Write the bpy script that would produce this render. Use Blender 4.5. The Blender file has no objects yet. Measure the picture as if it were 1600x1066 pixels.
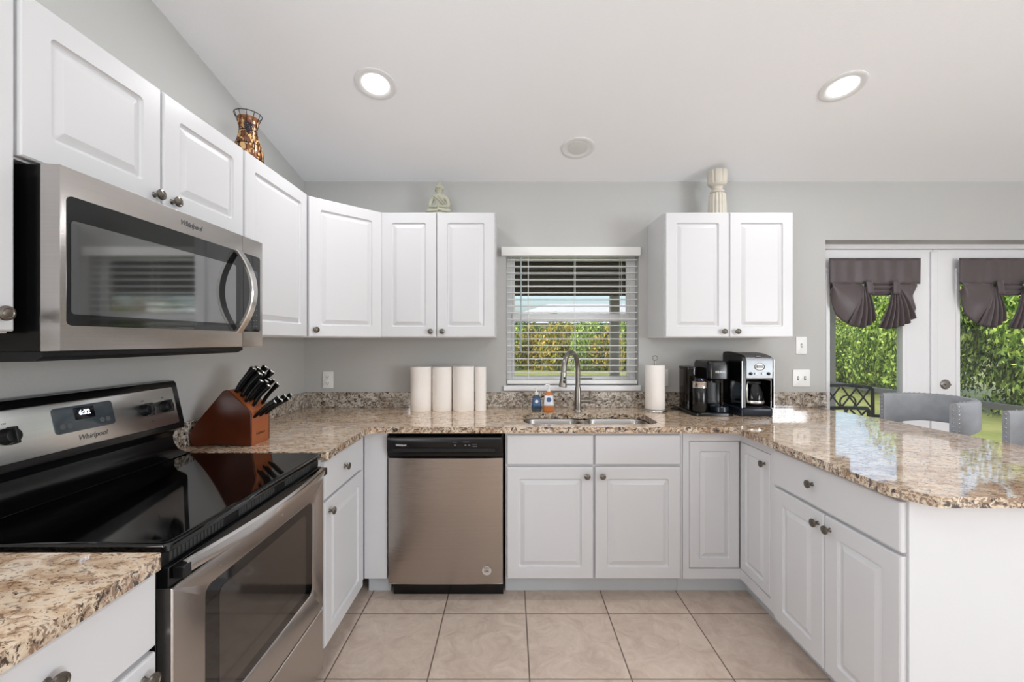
import bpy, bmesh, math, random
from mathutils import Vector, Matrix, Euler

S = bpy.context.scene
PI = math.pi
R = math.radians

# ------------------------------------------------------------------ camera
cam_d = bpy.data.cameras.new('camera')
cam = bpy.data.objects.new('camera', cam_d)
S.collection.objects.link(cam)
CAMZ = 1.362
cam.location = (0, 0, CAMZ)
cam.rotation_euler = (PI / 2, 0, 0)
cam_d.sensor_width = 36
cam_d.lens = 664 / 1600 * 36
cam_d.shift_x = 2 / 1600
cam_d.shift_y = -1 / 1600
cam_d.clip_start = 0.02
cam_d.clip_end = 300
S.camera = cam

# ------------------------------------------------------------------ view, world, sun, big lights
S.view_settings.view_transform = 'Standard'
S.view_settings.look = 'None'
S.view_settings.gamma = 1
S.view_settings.use_curve_mapping = False
S.view_settings.exposure = -0.03
S.cycles.max_bounces = 10
S.cycles.diffuse_bounces = 6
S.cycles.glossy_bounces = 5
S.cycles.transmission_bounces = 8
S.cycles.transparent_max_bounces = 12
S.cycles.sample_clamp_indirect = 6
S.cycles.caustics_reflective = False
S.cycles.caustics_refractive = False

W = bpy.data.worlds.new('World')
S.world = W
W.use_nodes = True
wn = W.node_tree
sky = wn.nodes.new('ShaderNodeTexSky')
sky.sky_type = 'NISHITA'
sky.sun_disc = False
sky.sun_elevation = R(48)
sky.sun_rotation = R(210)
sky.air_density = 1.0
sky.dust_density = 5
sky.ozone_density = 1.0
bg = wn.nodes['Background']
wn.links.new(sky.outputs[0], bg.inputs[0])
bg.inputs[1].default_value = 0.36

sun_d = bpy.data.lights.new('sun', 'SUN')
sun_d.energy = 3.2
sun_d.angle = R(1)
sun_d.color = (1, .95, .86)
sun = bpy.data.objects.new('sun', sun_d)
S.collection.objects.link(sun)
sun.rotation_euler = Vector((0.62, 0.30, -0.80)).to_track_quat('-Z', 'Y').to_euler()

CS = 0.205                       # ceiling slope
RIDGE = -0.9
def ceil_z(y):
    return 2.427 + CS * (2.85 - y) if y > RIDGE else 2.427 + CS * (2.85 - RIDGE) - CS * (RIDGE - y)

def area(name, loc, direction, sx, sy, power, col=(1, 1, 1), shape='RECTANGLE'):
    d = bpy.data.lights.new(name, 'AREA')
    d.shape = shape
    d.size = sx
    d.size_y = sy
    d.energy = power
    d.color = col
    o = bpy.data.objects.new(name, d)
    S.collection.objects.link(o)
    o.location = loc
    o.rotation_euler = Vector(direction).to_track_quat('-Z', 'Y').to_euler()
    return o
# added fill lights, set in made-up side wall openings behind the camera
area('side_fill', (4.66, -1.9, 1.40), (-1, 0.35, 0.45), 2.6, 1.5, 185, (0.90, 0.95, 1.0))
area('left_fill', (-1.46, -.95, 1.50), (1, 0.0, 0.75), 1.6, 1.4, 66, (0.90, 0.95, 1.0))

# ------------------------------------------------------------------ materials
def new_mat(name):
    m = bpy.data.materials.new(name)
    m.use_nodes = True
    return m, m.node_tree, m.node_tree.nodes['Principled BSDF']

def lin(c):
    return tuple((v / 255 / 12.92) if v <= 10 else (((v / 255) + .055) / 1.055) ** 2.4 for v in c) + (1,)

def mat(name, rgb, rough=.5, metal=0, coat=0, bump=None, spec=.5, trans=0, ior=1.45, alpha=1, emit=None, var=0, sheen=0):
    m, nt, b = new_mat(name)
    b.inputs['Base Color'].default_value = lin(rgb)
    b.inputs['Roughness'].default_value = rough
    b.inputs['Metallic'].default_value = metal
    b.inputs['Coat Weight'].default_value = coat
    b.inputs['Coat Roughness'].default_value = .05
    b.inputs['Specular IOR Level'].default_value = spec
    b.inputs['Transmission Weight'].default_value = trans
    b.inputs['IOR'].default_value = ior
    b.inputs['Alpha'].default_value = alpha
    b.inputs['Sheen Weight'].default_value = sheen
    if emit:
        b.inputs['Emission Color'].default_value = lin(emit[0])
        b.inputs['Emission Strength'].default_value = emit[1]
    tc = nt.nodes.new('ShaderNodeTexCoord')
    if bump:
        sc, st = bump[:2]
        mp = nt.nodes.new('ShaderNodeMapping')
        mp.inputs['Scale'].default_value = bump[2] if len(bump) > 2 else (1, 1, 1)
        nt.links.new(tc.outputs['Object'], mp.inputs[0])
        n = nt.nodes.new('ShaderNodeTexNoise')
        n.inputs['Scale'].default_value = sc
        n.inputs['Detail'].default_value = 3
        nt.links.new(mp.outputs[0], n.inputs['Vector'])
        bp = nt.nodes.new('ShaderNodeBump')
        bp.inputs['Strength'].default_value = st
        bp.inputs['Distance'].default_value = .002
        nt.links.new(n.outputs[0], bp.inputs['Height'])
        nt.links.new(bp.outputs[0], b.inputs['Normal'])
    if var:
        n2 = nt.nodes.new('ShaderNodeTexNoise')
        n2.inputs['Scale'].default_value = 14
        n2.inputs['Detail'].default_value = 5
        nt.links.new(tc.outputs['Object'], n2.inputs['Vector'])
        mx = nt.nodes.new('ShaderNodeMix')
        mx.data_type = 'RGBA'
        mx.inputs[6].default_value = lin(tuple(max(0, v * (1 - var)) for v in rgb))
        mx.inputs[7].default_value = lin(tuple(min(255, v * (1 + var)) for v in rgb))
        nt.links.new(n2.outputs[0], mx.inputs[0])
        nt.links.new(mx.outputs[2], b.inputs['Base Color'])
    return m

def ramp(nt, src, stops, interp='LINEAR'):
    r = nt.nodes.new('ShaderNodeValToRGB')
    r.color_ramp.interpolation = interp
    e = r.color_ramp.elements
    while len(e) < len(stops):
        e.new(.5)
    for i, (p, c) in enumerate(stops):
        e[i].position = p
        e[i].color = c if len(c) == 4 and max(c) <= 1 else lin(c)
    nt.links.new(src, r.inputs[0])
    return r.outputs[0]

def mixc(nt, fac, a, b_):
    m = nt.nodes.new('ShaderNodeMix')
    m.data_type = 'RGBA'
    if isinstance(fac, float):
        m.inputs[0].default_value = fac
    else:
        nt.links.new(fac, m.inputs[0])
    for i, v in ((6, a), (7, b_)):
        if isinstance(v, tuple):
            m.inputs[i].default_value = v
        else:
            nt.links.new(v, m.inputs[i])
    return m.outputs[2]

def noise(nt, vec, scale, detail=4, dist=0, rough=.55):
    n = nt.nodes.new('ShaderNodeTexNoise')
    n.inputs['Scale'].default_value = scale
    n.inputs['Detail'].default_value = detail
    n.inputs['Distortion'].default_value = dist
    n.inputs['Roughness'].default_value = rough
    nt.links.new(vec, n.inputs['Vector'])
    return n.outputs[0]

BW = lambda v: (v, v, v, 1)

def granite(name, cool=0.0, dark=0.0):
    m, nt, b = new_mat(name)
    tc = nt.nodes.new('ShaderNodeTexCoord')
    mp = nt.nodes.new('ShaderNodeMapping')
    mp.inputs['Scale'].default_value = (0.75, 1.25, 1.0)
    mp.inputs['Rotation'].default_value = (0, 0, R(8))
    nt.links.new(tc.outputs['Object'], mp.inputs[0])
    v = mp.outputs[0]
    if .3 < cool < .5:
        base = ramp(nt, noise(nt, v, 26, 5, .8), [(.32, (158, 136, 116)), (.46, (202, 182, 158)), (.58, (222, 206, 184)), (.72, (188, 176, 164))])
    elif cool < .5:
        base = ramp(nt, noise(nt, v, 26, 5, .8), [(.30, (168, 136, 110)), (.43, (212, 182, 150)), (.56, (234, 212, 186)), (.72, (214, 200, 184))])
    else:
        base = ramp(nt, noise(nt, v, 26, 5, .8), [(.32, (146, 130, 112)), (.46, (190, 180, 166)), (.58, (214, 208, 198)), (.72, (170, 160, 148))])
    tan = ramp(nt, noise(nt, v, 8, 4, .5), [(.50, BW(0)), (.68, BW(1))])
    tanm = nt.nodes.new('ShaderNodeMath'); tanm.operation = 'MULTIPLY'; tanm.inputs[1].default_value = .55
    nt.links.new(tan, tanm.inputs[0])
    c = mixc(nt, tanm.outputs[0], base, lin((170, 128, 94)) if cool < .5 else lin((140, 122, 104)))
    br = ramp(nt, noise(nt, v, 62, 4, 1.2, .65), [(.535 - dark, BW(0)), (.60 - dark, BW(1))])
    brm = nt.nodes.new('ShaderNodeMath'); brm.operation = 'MULTIPLY'; brm.inputs[1].default_value = .8
    nt.links.new(br, brm.inputs[0])
    c = mixc(nt, brm.outputs[0], c, lin((112, 82, 62)) if cool < .5 else lin((92, 82, 74)))
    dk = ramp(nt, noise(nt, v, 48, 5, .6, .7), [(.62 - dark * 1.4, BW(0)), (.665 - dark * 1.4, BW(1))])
    c = mixc(nt, dk, c, lin((52, 40, 34)))
    vo = nt.nodes.new('ShaderNodeTexVoronoi')
    vo.inputs['Scale'].default_value = 95
    nt.links.new(v, vo.inputs['Vector'])
    sp = ramp(nt, vo.outputs['Distance'], [(.10, BW(1)), (.17, BW(0))])
    c = mixc(nt, sp, c, lin((70, 54, 46)))
    nt.links.new(c, b.inputs['Base Color'])
    b.inputs['Roughness'].default_value = .07
    b.inputs['Specular IOR Level'].default_value = .75
    b.inputs['Coat Weight'].default_value = .6
    b.inputs['Coat Roughness'].default_value = .02
    return m

def tile_mat():
    m, nt, b = new_mat('beige_floor_tile')
    tc = nt.nodes.new('ShaderNodeTexCoord')
    mp = nt.nodes.new('ShaderNodeMapping')
    T = .41
    mp.inputs['Location'].default_value = (-(.0759) / T, -(1.708) / T, 0)
    mp.inputs['Scale'].default_value = (1 / T, 1 / T, 1)
    nt.links.new(tc.outputs['Object'], mp.inputs[0])
    sep = nt.nodes.new('ShaderNodeSeparateXYZ')
    nt.links.new(mp.outputs[0], sep.inputs[0])
    def math_(op, a, bb=None):
        n = nt.nodes.new('ShaderNodeMath'); n.operation = op
        for i, v in enumerate((a, bb)):
            if v is None: continue
            if isinstance(v, (int, float)): n.inputs[i].default_value = v
            else: nt.links.new(v, n.inputs[i])
        return n.outputs[0]
    ds = []
    cells = []
    for k in (0, 1):
        f = math_('FRACT', math_('ADD', sep.outputs[k], 100.0))
        ds.append(math_('MINIMUM', f, math_('SUBTRACT', 1.0, f)))
        cells.append(math_('FLOOR', sep.outputs[k]))
    d = math_('MINIMUM', ds[0], ds[1])
    g = ramp(nt, d, [(.0055, BW(1)), (.0085, BW(0))])
    cell = nt.nodes.new('ShaderNodeCombineXYZ')
    nt.links.new(cells[0], cell.inputs[0]); nt.links.new(cells[1], cell.inputs[1])
    wn_ = nt.nodes.new('ShaderNodeTexWhiteNoise'); nt.links.new(cell.outputs[0], wn_.inputs['Vector'])
    off = nt.nodes.new('ShaderNodeVectorMath'); off.operation = 'MULTIPLY_ADD'
    nt.links.new(wn_.outputs['Color'], off.inputs[0]); off.inputs[1].default_value = (9, 9, 9)
    nt.links.new(tc.outputs['Object'], off.inputs[2])
    v = off.outputs[0]
    base = ramp(nt, noise(nt, v, 9, 8, 1.4, .65), [(.3, (180, 160, 146)), (.5, (198, 180, 165)), (.7, (210, 194, 180))])
    vein = ramp(nt, noise(nt, v, 24, 8, 2.2, .75), [(.50, BW(0)), (.515, BW(1)), (.53, BW(0))])
    vm = math_('MULTIPLY', vein, .22)
    c = mixc(nt, vm, base, lin((150, 128, 114)))
    c = mixc(nt, g, c, lin((98, 82, 72)))
    nt.links.new(c, b.inputs['Base Color'])
    b.inputs['Roughness'].default_value = .38
    bp = nt.nodes.new('ShaderNodeBump'); bp.invert = True
    bp.inputs['Strength'].default_value = .5; bp.inputs['Distance'].default_value = .002
    nt.links.new(g, bp.inputs['Height']); nt.links.new(bp.outputs[0], b.inputs['Normal'])
    return m

def steel_mat(name, rgb, rough=.26, axis_scale=(2, 2, 500), st=.14):
    m, nt, b = new_mat(name)
    tc = nt.nodes.new('ShaderNodeTexCoord')
    mp = nt.nodes.new('ShaderNodeMapping')
    mp.inputs['Scale'].default_value = axis_scale
    nt.links.new(tc.outputs['Object'], mp.inputs[0])
    n = noise(nt, mp.outputs[0], 1.0, 3)
    bp = nt.nodes.new('ShaderNodeBump'); bp.inputs['Strength'].default_value = st; bp.inputs['Distance'].default_value = .001
    nt.links.new(n, bp.inputs['Height']); nt.links.new(bp.outputs[0], b.inputs['Normal'])
    c = mixc(nt, n, lin(tuple(v * .93 for v in rgb)), lin(rgb))
    nt.links.new(c, b.inputs['Base Color'])
    b.inputs['Metallic'].default_value = 1
    b.inputs['Roughness'].default_value = rough
    return m

def foliage_mat(name, cols, scale=3.0, per_leaf=.7):
    m, nt, b = new_mat(name)
    tc = nt.nodes.new('ShaderNodeTexCoord')
    ge = nt.nodes.new('ShaderNodeNewGeometry')
    mf = nt.nodes.new('ShaderNodeMix'); mf.inputs[0].default_value = per_leaf
    nt.links.new(noise(nt, tc.outputs['Object'], scale, 6, .3, .7), mf.inputs[2]); nt.links.new(ge.outputs['Random Per Island'], mf.inputs[3])
    c = ramp(nt, mf.outputs[0], [(.25 + .5 * i / (len(cols) - 1), q) for i, q in enumerate(cols)])
    nt.links.new(c, b.inputs['Base Color'])
    b.inputs['Roughness'].default_value = .5
    tr = nt.nodes.new('ShaderNodeBsdfTranslucent')
    nt.links.new(c, tr.inputs[0])
    ms = nt.nodes.new('ShaderNodeMixShader'); ms.inputs[0].default_value = .35
    out = nt.nodes['Material Output']
    nt.links.new(b.outputs[0], ms.inputs[1]); nt.links.new(tr.outputs[0], ms.inputs[2])
    nt.links.new(ms.outputs[0], out.inputs[0])
    return m

def glass_mat(name, tint=(255, 255, 255), alpha_glass=True):
    m, nt, b = new_mat(name)
    gl = nt.nodes.new('ShaderNodeBsdfGlossy'); gl.inputs['Roughness'].default_value = .01
    tr = nt.nodes.new('ShaderNodeBsdfTransparent'); tr.inputs[0].default_value = lin(tint)
    fr = nt.nodes.new('ShaderNodeFresnel')
    ge = nt.nodes.new('ShaderNodeNewGeometry')
    ma = nt.nodes.new('ShaderNodeMath'); ma.operation = 'MULTIPLY_ADD'
    ma.inputs[1].default_value = 1 / 1.45 - 1.45; ma.inputs[2].default_value = 1.45
    nt.links.new(ge.outputs['Backfacing'], ma.inputs[0]); nt.links.new(ma.outputs[0], fr.inputs[0])
    ms = nt.nodes.new('ShaderNodeMixShader')
    nt.links.new(fr.outputs[0], ms.inputs[0]); nt.links.new(tr.outputs[0], ms.inputs[1]); nt.links.new(gl.outputs[0], ms.inputs[2])
    nt.links.new(ms.outputs[0], nt.nodes['Material Output'].inputs[0])
    return m

M = {}
M['wall'] = mat('gray_wall_paint', (188, 188, 186), .85, bump=(130, .25), spec=.2)
M['ceiling'] = mat('white_ceiling_paint', (242, 243, 245), .9, bump=(110, .35), spec=.2)
M['room'] = mat('pale_room_paint', (214, 212, 208), .85, spec=.2)
M['white'] = mat('white_cabinet_thermofoil', (209, 209, 211), .32)
M['trimwhite'] = mat('white_trim_paint', (232, 232, 234), .35)
M['toe'] = mat('gray_toe_kick', (198, 202, 206), .5)
M['granite'] = granite('brown_granite')
M['granite2'] = granite('gray_mottled_granite', 1.0, .045)
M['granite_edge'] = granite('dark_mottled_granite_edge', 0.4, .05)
M['tile'] = tile_mat()
M['steel'] = steel_mat('brushed_stainless', (196, 192, 189), .25)
M['steel_dw'] = steel_mat('brushed_stainless_dishwasher', (184, 175, 168), .16, (1.5, 2, 420), .5)
M['steel_panel'] = steel_mat('light_brushed_stainless', (242, 244, 244), .3, (2, 2, 500), .05)
M['steel_cm'] = steel_mat('coffee_maker_steel', (150, 152, 155), .42)
M['steel_smooth'] = mat('smooth_stainless', (205, 203, 200), .18, 1)
M['sink'] = mat('sink_steel', (170, 168, 166), .25, 1)
M['nickel'] = mat('satin_nickel', (150, 146, 140), .3, 1)
M['pewter'] = mat('antique_pewter', (120, 114, 106), .32, 1)
M['blackglass'] = mat('black_ceramic_glass', (5, 5, 6), .04, coat=.3, spec=.6)
M['black'] = mat('black_enamel', (9, 9, 10), .22)
M['blackmatte'] = mat('black_plastic', (16, 16, 18), .45)
M['blackmw'] = mat('black_door_glass', (17, 18, 19), .05, spec=.75)
M['mwwin'] = mat('smoked_window_glass', (40, 42, 44), .05, spec=.9, coat=1, ior=2.0)
M['ovenwin'] = mat('oven_window_glass', (50, 44, 40), .08, spec=.7, coat=.4)
M['navy'] = mat('dark_navy_plastic', (22, 30, 42), .22)
M['display'] = mat('gray_display', (70, 78, 84), .12, var=.25)
M['displaydark'] = mat('dark_display', (18, 22, 30), .12)
M['digits'] = mat('lit_digits', (240, 245, 255), .5, emit=((225, 235, 255), 2.5))
M['printwhite'] = mat('white_print', (210, 210, 212), .5)
M['printgray'] = mat('gray_print', (92, 94, 96), .5)
M['printdark'] = mat('dark_print', (40, 34, 30), .5)
M['plate'] = mat('white_plastic_plate', (236, 236, 234), .35)
M['slot'] = mat('dark_slot', (60, 60, 60), .6)
M['paper'] = mat('white_paper_towel', (240, 235, 230), .95, bump=(220, .5), spec=.1)
M['card'] = mat('cardboard_core', (176, 150, 122), .9)
M['wood'] = mat('cherry_wood', (74, 32, 15), .3, var=.18, bump=(30, .1, (1, 1, 12)))
M['woodlight'] = mat('orange_cherry_wood', (150, 82, 44), .3, var=.14)
M['handle'] = mat('knife_black', (10, 10, 11), .25)
M['chromecap'] = mat('polished_cap', (222, 222, 222), .15, 1)
M['blind'] = mat('white_blind_vinyl', (238, 238, 236), .45)
M['lampring'] = mat('lamp_trim_white', (226, 226, 226), .5)
M['lamplens'] = mat('lit_lamp_lens', (255, 255, 255), .5, emit=((255, 252, 246), 6))
M['lampoff'] = mat('unlit_lamp_lens', (214, 214, 212), .4)
M['curtain'] = mat('brown_gray_taffeta', (82, 71, 73), .42, bump=(60, .3), sheen=.3)
M['stool'] = mat('gray_linen', (158, 161, 166), .9, bump=(400, .6), var=.12)
M['nail'] = mat('nail_steel', (215, 222, 230), .2, 1)
M['blackwood'] = mat('black_stained_wood', (22, 22, 24), .4)
M['patioblack'] = mat('black_cast_aluminium', (24, 28, 30), .45)
M['bronze'] = mat('bronze_screen_frame', (186, 176, 170), .5)
M['brownshade'] = mat('brown_lanai_beam', (74, 64, 46), .8)
M['lanaiceil'] = mat('tan_lanai_ceiling', (168, 160, 136), .8)
M['concrete'] = mat('patio_concrete', (176, 170, 160), .9, var=.05)
M['lawn'] = foliage_mat('lawn_grass', [(122, 134, 78), (156, 162, 100), (182, 182, 128)], 1.4, 0.0)
M['leafA'] = foliage_mat('fresh_green_leaves', [(52, 84, 28), (116, 150, 56), (186, 206, 110)], 1.6)
M['leafB'] = foliage_mat('dark_green_leaves', [(28, 48, 22), (72, 100, 42), (140, 160, 84)], 1.6)
M['leafC'] = foliage_mat('yellow_croton_leaves', [(62, 74, 28), (150, 156, 56), (206, 176, 86)], 2.2)
M['leafD'] = foliage_mat('dry_palmetto_leaves', [(96, 104, 56), (156, 140, 104), (196, 170, 160)], 1.2)
M['bark'] = mat('tree_bark', (92, 76, 60), .9, var=.2)
M['housewall'] = mat('neighbour_stucco', (196, 190, 196), .8)
M['houseroof'] = mat('neighbour_roof', (160, 162, 172), .8)
M['glass'] = glass_mat('clear_pane', (250, 253, 252))
M['smokeglass'] = glass_mat('smoky_tank', (150, 140, 132))
M['carafe'] = glass_mat('carafe_glass', (150, 156, 160))
M['buddha'] = mat('weathered_green_stone', (176, 175, 158), .85, var=.12, bump=(90, .6))
M['pedestal'] = mat('whitewashed_plaster', (206, 200, 188), .85, var=.07, bump=(70, .5))
M['wire'] = mat('dark_iron_wire', (44, 30, 24), .4, .6)
M['amber'] = mat('amber_shell_chips', (128, 78, 44), .3, var=.35, coat=.3)
M['shell'] = mat('cream_shell_chips', (218, 178, 122), .3, coat=.3, var=.1)
M['darkshell'] = mat('brown_shell_chips', (108, 62, 34), .3, coat=.3, var=.15)
M['grape'] = mat('pewter_grapes', (70, 62, 66), .35, .7)
M['orangesoap'] = mat('orange_soap', (212, 128, 68), .12, trans=.25, coat=.5)
M['darksoap'] = mat('clear_blue_bottle', (70, 84, 92), .1, trans=.4, coat=.5)
M['labelwhite'] = mat('white_label', (226, 230, 236), .4)
M['labelblue'] = mat('blue_label', (66, 98, 140), .4)
M['cap'] = mat('white_pump', (238, 238, 236), .35)
M['seal'] = mat('silver_sticker', (206, 200, 196), .35, .4)

# ------------------------------------------------------------------ mesh builder
def rrect(x0, x1, z0, z1, r, n=5):
    """rounded rectangle outline, counter-clockwise seen from -Y"""
    r = max(0.0003, min(r, (x1 - x0) / 2 - 1e-4, (z1 - z0) / 2 - 1e-4))
    pts = []
    for cx, cz, a0 in ((x1 - r, z0 + r, -90), (x1 - r, z1 - r, 0), (x0 + r, z1 - r, 90), (x0 + r, z0 + r, 180)):
        for k in range(n):
            a = R(a0 + 90 * k / (n - 1))
            pts.append((cx + r * math.cos(a), cz + r * math.sin(a)))
    return pts

class MB:
    def __init__(self):
        self.bm = bmesh.new()
    def poly(self, pts):
        vs = [self.bm.verts.new(p) for p in pts]
        try:
            self.bm.faces.new(vs)
        except ValueError:
            pass
        return self
    def box(self, x0, x1, y0, y1, z0, z1):
        v = [self.bm.verts.new((x, y, z)) for x in (x0, x1) for y in (y0, y1) for z in (z0, z1)]
        for f in ((0, 1, 3, 2), (4, 6, 7, 5), (0, 4, 5, 1), (2, 3, 7, 6), (0, 2, 6, 4), (1, 5, 7, 3)):
            self.bm.faces.new([v[i] for i in f])
        return self
    def loops(self, loops, cap0=True, cap1=True, closed=True):
        rows = [[self.bm.verts.new(p) for p in L] for L in loops]
        for a, b in zip(rows, rows[1:]):
            n = len(a)
            for i in range(n if closed else n - 1):
                j = (i + 1) % n
                self.bm.faces.new((a[i], a[j], b[j], b[i]))
        if cap0: self.bm.faces.new(list(reversed(rows[0])))
        if cap1: self.bm.faces.new(rows[-1])
        return self
    def prism(self, poly, axis, a, b):
        """extrude a 2D outline along an axis; outline coordinates are the two other axes in order"""
        def P(p, t):
            return {'x': (t, p[0], p[1]), 'y': (p[0], t, p[1]), 'z': (p[0], p[1], t)}[axis]
        return self.loops([[P(p, a) for p in poly], [P(p, b) for p in poly]])
    def cyl(self, p0, p1, r0, r1=None, n=20, cap=True):
        r1 = r0 if r1 is None else r1
        p0, p1 = Vector(p0), Vector(p1)
        q = (p1 - p0).to_track_quat('Z', 'Y')
        L = []
        for p, r in ((p0, r0), (p1, r1)):
            L.append([tuple(p + q @ Vector((r * math.cos(2 * PI * k / n), r * math.sin(2 * PI * k / n), 0))) for k in range(n)])
        return self.loops(L, cap, cap)
    def lathe(self, prof, o=(0, 0, 0), axis=(0, 0, 1), n=28, cap=True):
        q = Vector(axis).to_track_quat('Z', 'Y')
        o = Vector(o)
        L = [[tuple(o + q @ Vector((max(r, 1e-4) * math.cos(2 * PI * k / n), max(r, 1e-4) * math.sin(2 * PI * k / n), z))) for k in range(n)] for r, z in prof]
        return self.loops(L, cap, cap)
    def tube(self, pts, r, n=10, closed=False, cap=True):
        pts = [Vector(p) for p in pts]
        N = len(pts)
        L = []
        up = None
        for i, p in enumerate(pts):
            if closed:
                t = pts[(i + 1) % N] - pts[i - 1]
            else:
                t = pts[min(i + 1, N - 1)] - pts[max(i - 1, 0)]
            t.normalize()
            if up is None:
                up = Vector((0, 0, 1)) if abs(t.z) < .9 else Vector((1, 0, 0))
            s = t.cross(up).normalized()
            up = s.cross(t).normalized()
            rr = r[i] if isinstance(r, (list, tuple)) else r
            L.append([tuple(p + s * rr * math.cos(2 * PI * k / n) + up * rr * math.sin(2 * PI * k / n)) for k in range(n)])
        if closed:
            L.append(L[0])
            return self.loops(L, False, False)
        return self.loops(L, cap, cap)
    def sphere(self, c, r, sx=1, sy=1, sz=1, u=16, v=10):
        m = Matrix.Translation(c) @ Matrix.Diagonal((r * sx, r * sy, r * sz, 1))
        bmesh.ops.create_uvsphere(self.bm, u_segments=u, v_segments=v, radius=1, matrix=m)
        return self
    def rbox(self, x0, x1, z0, z1, yb, yf, r=.004, edge=.003):
        """slab facing -Y with rounded outline and eased front edge"""
        O = lambda i, y: [(x, y, z) for x, z in rrect(x0 + i, x1 - i, z0 + i, z1 - i, max(r - i, .0005))]
        return self.loops([O(0, yb), O(0, yf + edge), O(edge * .3, yf + edge * .3), O(edge, yf)])
    def grid(self, f, nu, nv):
        vs = [[self.bm.verts.new(f(i / nu, j / nv)) for i in range(nu + 1)] for j in range(nv + 1)]
        for j in range(nv):
            for i in range(nu):
                self.bm.faces.new((vs[j][i], vs[j][i + 1], vs[j + 1][i + 1], vs[j + 1][i]))
        return self
    def build(self, name, m, parent=None, bevel=0, solid=0, smooth=True, sub=0, loc=None, seg=2):
        bmesh.ops.recalc_face_normals(self.bm, faces=self.bm.faces)
        me = bpy.data.meshes.new(name)
        self.bm.to_mesh(me)
        self.bm.free()
        if smooth:
            me.polygons.foreach_set('use_smooth', [True] * len(me.polygons))
            me.set_sharp_from_angle(angle=R(38))
        me.materials.append(m)
        o = bpy.data.objects.new(name, me)
        S.collection.objects.link(o)
        if parent is not None:
            o.parent = parent
        if loc is not None:
            o.location = loc
        if solid:
            md = o.modifiers.new('solid', 'SOLIDIFY'); md.thickness = solid; md.offset = 0
        if bevel:
            md = o.modifiers.new('bevel', 'BEVEL'); md.width = bevel; md.segments = seg; md.limit_method = 'ANGLE'; md.angle_limit = R(40)
        if sub:
            md = o.modifiers.new('sub', 'SUBSURF'); md.levels = sub; md.render_levels = sub
        return o

def tag(o, label, cat, group=None, kind=None):
    o['label'] = label
    o['category'] = cat
    if group: o['group'] = group
    if kind: o['kind'] = kind
    return o

def thing(name, label, cat, loc=(0, 0, 0), rz=0, group=None):
    o = bpy.data.objects.new(name, None)
    S.collection.objects.link(o)
    o.location = loc
    o.rotation_euler = (0, 0, rz)
    o.empty_display_size = .05
    return tag(o, label, cat, group)

def struct(o, label=None, cat=None):
    o['kind'] = 'structure'
    if label: o['label'] = label
    if cat: o['category'] = cat
    return o

def copy_tree(o, parent=None):
    c = o.copy()
    S.collection.objects.link(c)
    c.parent = parent
    for ch in [x for x in S.objects if x.parent == o and x != c]:
        copy_tree(ch, c)
    return c

def text(name, s, size, m, parent, loc, rot=(PI / 2, 0, 0), shear=0, ext=.0003, bold=0, sx=1):
    cu = bpy.data.curves.new(name, 'FONT')
    cu.body = s
    cu.size = size
    cu.align_x = 'CENTER'
    cu.align_y = 'CENTER'
    cu.shear = shear
    cu.extrude = ext
    cu.offset = bold
    cu.resolution_u = 3
    tmp = bpy.data.objects.new('tmp', cu)
    me = bpy.data.meshes.new_from_object(tmp)
    bpy.data.objects.remove(tmp)
    bpy.data.curves.remove(cu)
    me.name = name
    me.materials.clear()
    me.materials.append(m)
    o = bpy.data.objects.new(name, me)
    S.collection.objects.link(o)
    o.parent = parent
    o.location = loc
    o.rotation_euler = rot
    o.scale = (sx, 1, 1)
    return o

# ------------------------------------------------------------------ room shell
YB = 2.85          # back wall plane
XL = -1.385        # left wall plane
XR = 4.6
YR = -4.5
b = MB().poly([(XL - .1, YR - .1, 0), (XR + .1, YR - .1, 0), (XR + .1, 3.03, 0), (XL - .1, 3.03, 0)])
b = MB().box(XL - .1, XR + .1, YR - .1, 3.04, -.08, 0)
struct(b.build('floor', M['tile'], smooth=False), 'beige ceramic tile kitchen floor with dark grout lines', 'floor')

WT = 2.98
wx0, wx1, wz0, wz1 = -.03, .858, 1.055, 1.985
dx0, dx1, dz1 = 2.11, 3.84, 2.036
b = MB()
b.box(XL, wx0, YB, WT, 0, 2.427).box(wx0, wx1, YB, WT, 0, wz0).box(wx0, wx1, YB, WT, wz1, 2.427)
b.box(wx1, dx0, YB, WT, 0, 2.427).box(dx0, dx1, YB, WT, dz1, 2.427).box(dx1, XR, YB, WT, 0, 2.427)
struct(b.build('wall_back', M['wall'], smooth=False), 'gray painted wall behind sink with window and door openings', 'wall')
def gable(x0, x1, name, m, hole=None):
    ym = [YR, RIDGE, WT]
    b = MB()
    if not hole:
        b.prism([(YR, 0), (WT, 0), (WT, ceil_z(WT)), (RIDGE, ceil_z(RIDGE)), (YR, ceil_z(YR))], 'x', x0, x1)
    else:
        y0, y1, z0, z1 = hole
        b.prism([(YR, 0), (y0, 0), (y0, ceil_z(y0)), (YR, ceil_z(YR))], 'x', x0, x1)  # rear part
        b.prism([(y0, z1), (y1, z1), (y1, ceil_z(y1)), (RIDGE, ceil_z(RIDGE)), (y0, ceil_z(y0))], 'x', x0, x1)
        b.prism([(y0, 0), (y1, 0), (y1, z0), (y0, z0)], 'x', x0, x1)
        b.prism([(y1, 0), (WT, 0), (WT, ceil_z(WT)), (y1, ceil_z(y1))], 'x', x0, x1)
    return b.build(name, m, smooth=False)
struct(gable(XL - .1, XL, 'wall_left', M['wall'], (-1.8, -.1, .75, 2.25)), 'gray painted side wall behind the range', 'wall')  # unseen opening, made up to let the left fill light in
struct(gable(XR, XR + .1, 'wall_right', M['room'], (-3.3, -.95, .6, 2.25)), 'pale side wall of the dining area', 'wall')  # opening out of view, added for the side fill light
b = MB()
b.box(XL, XR, YR - .1, YR, 0, 2.40)
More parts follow.
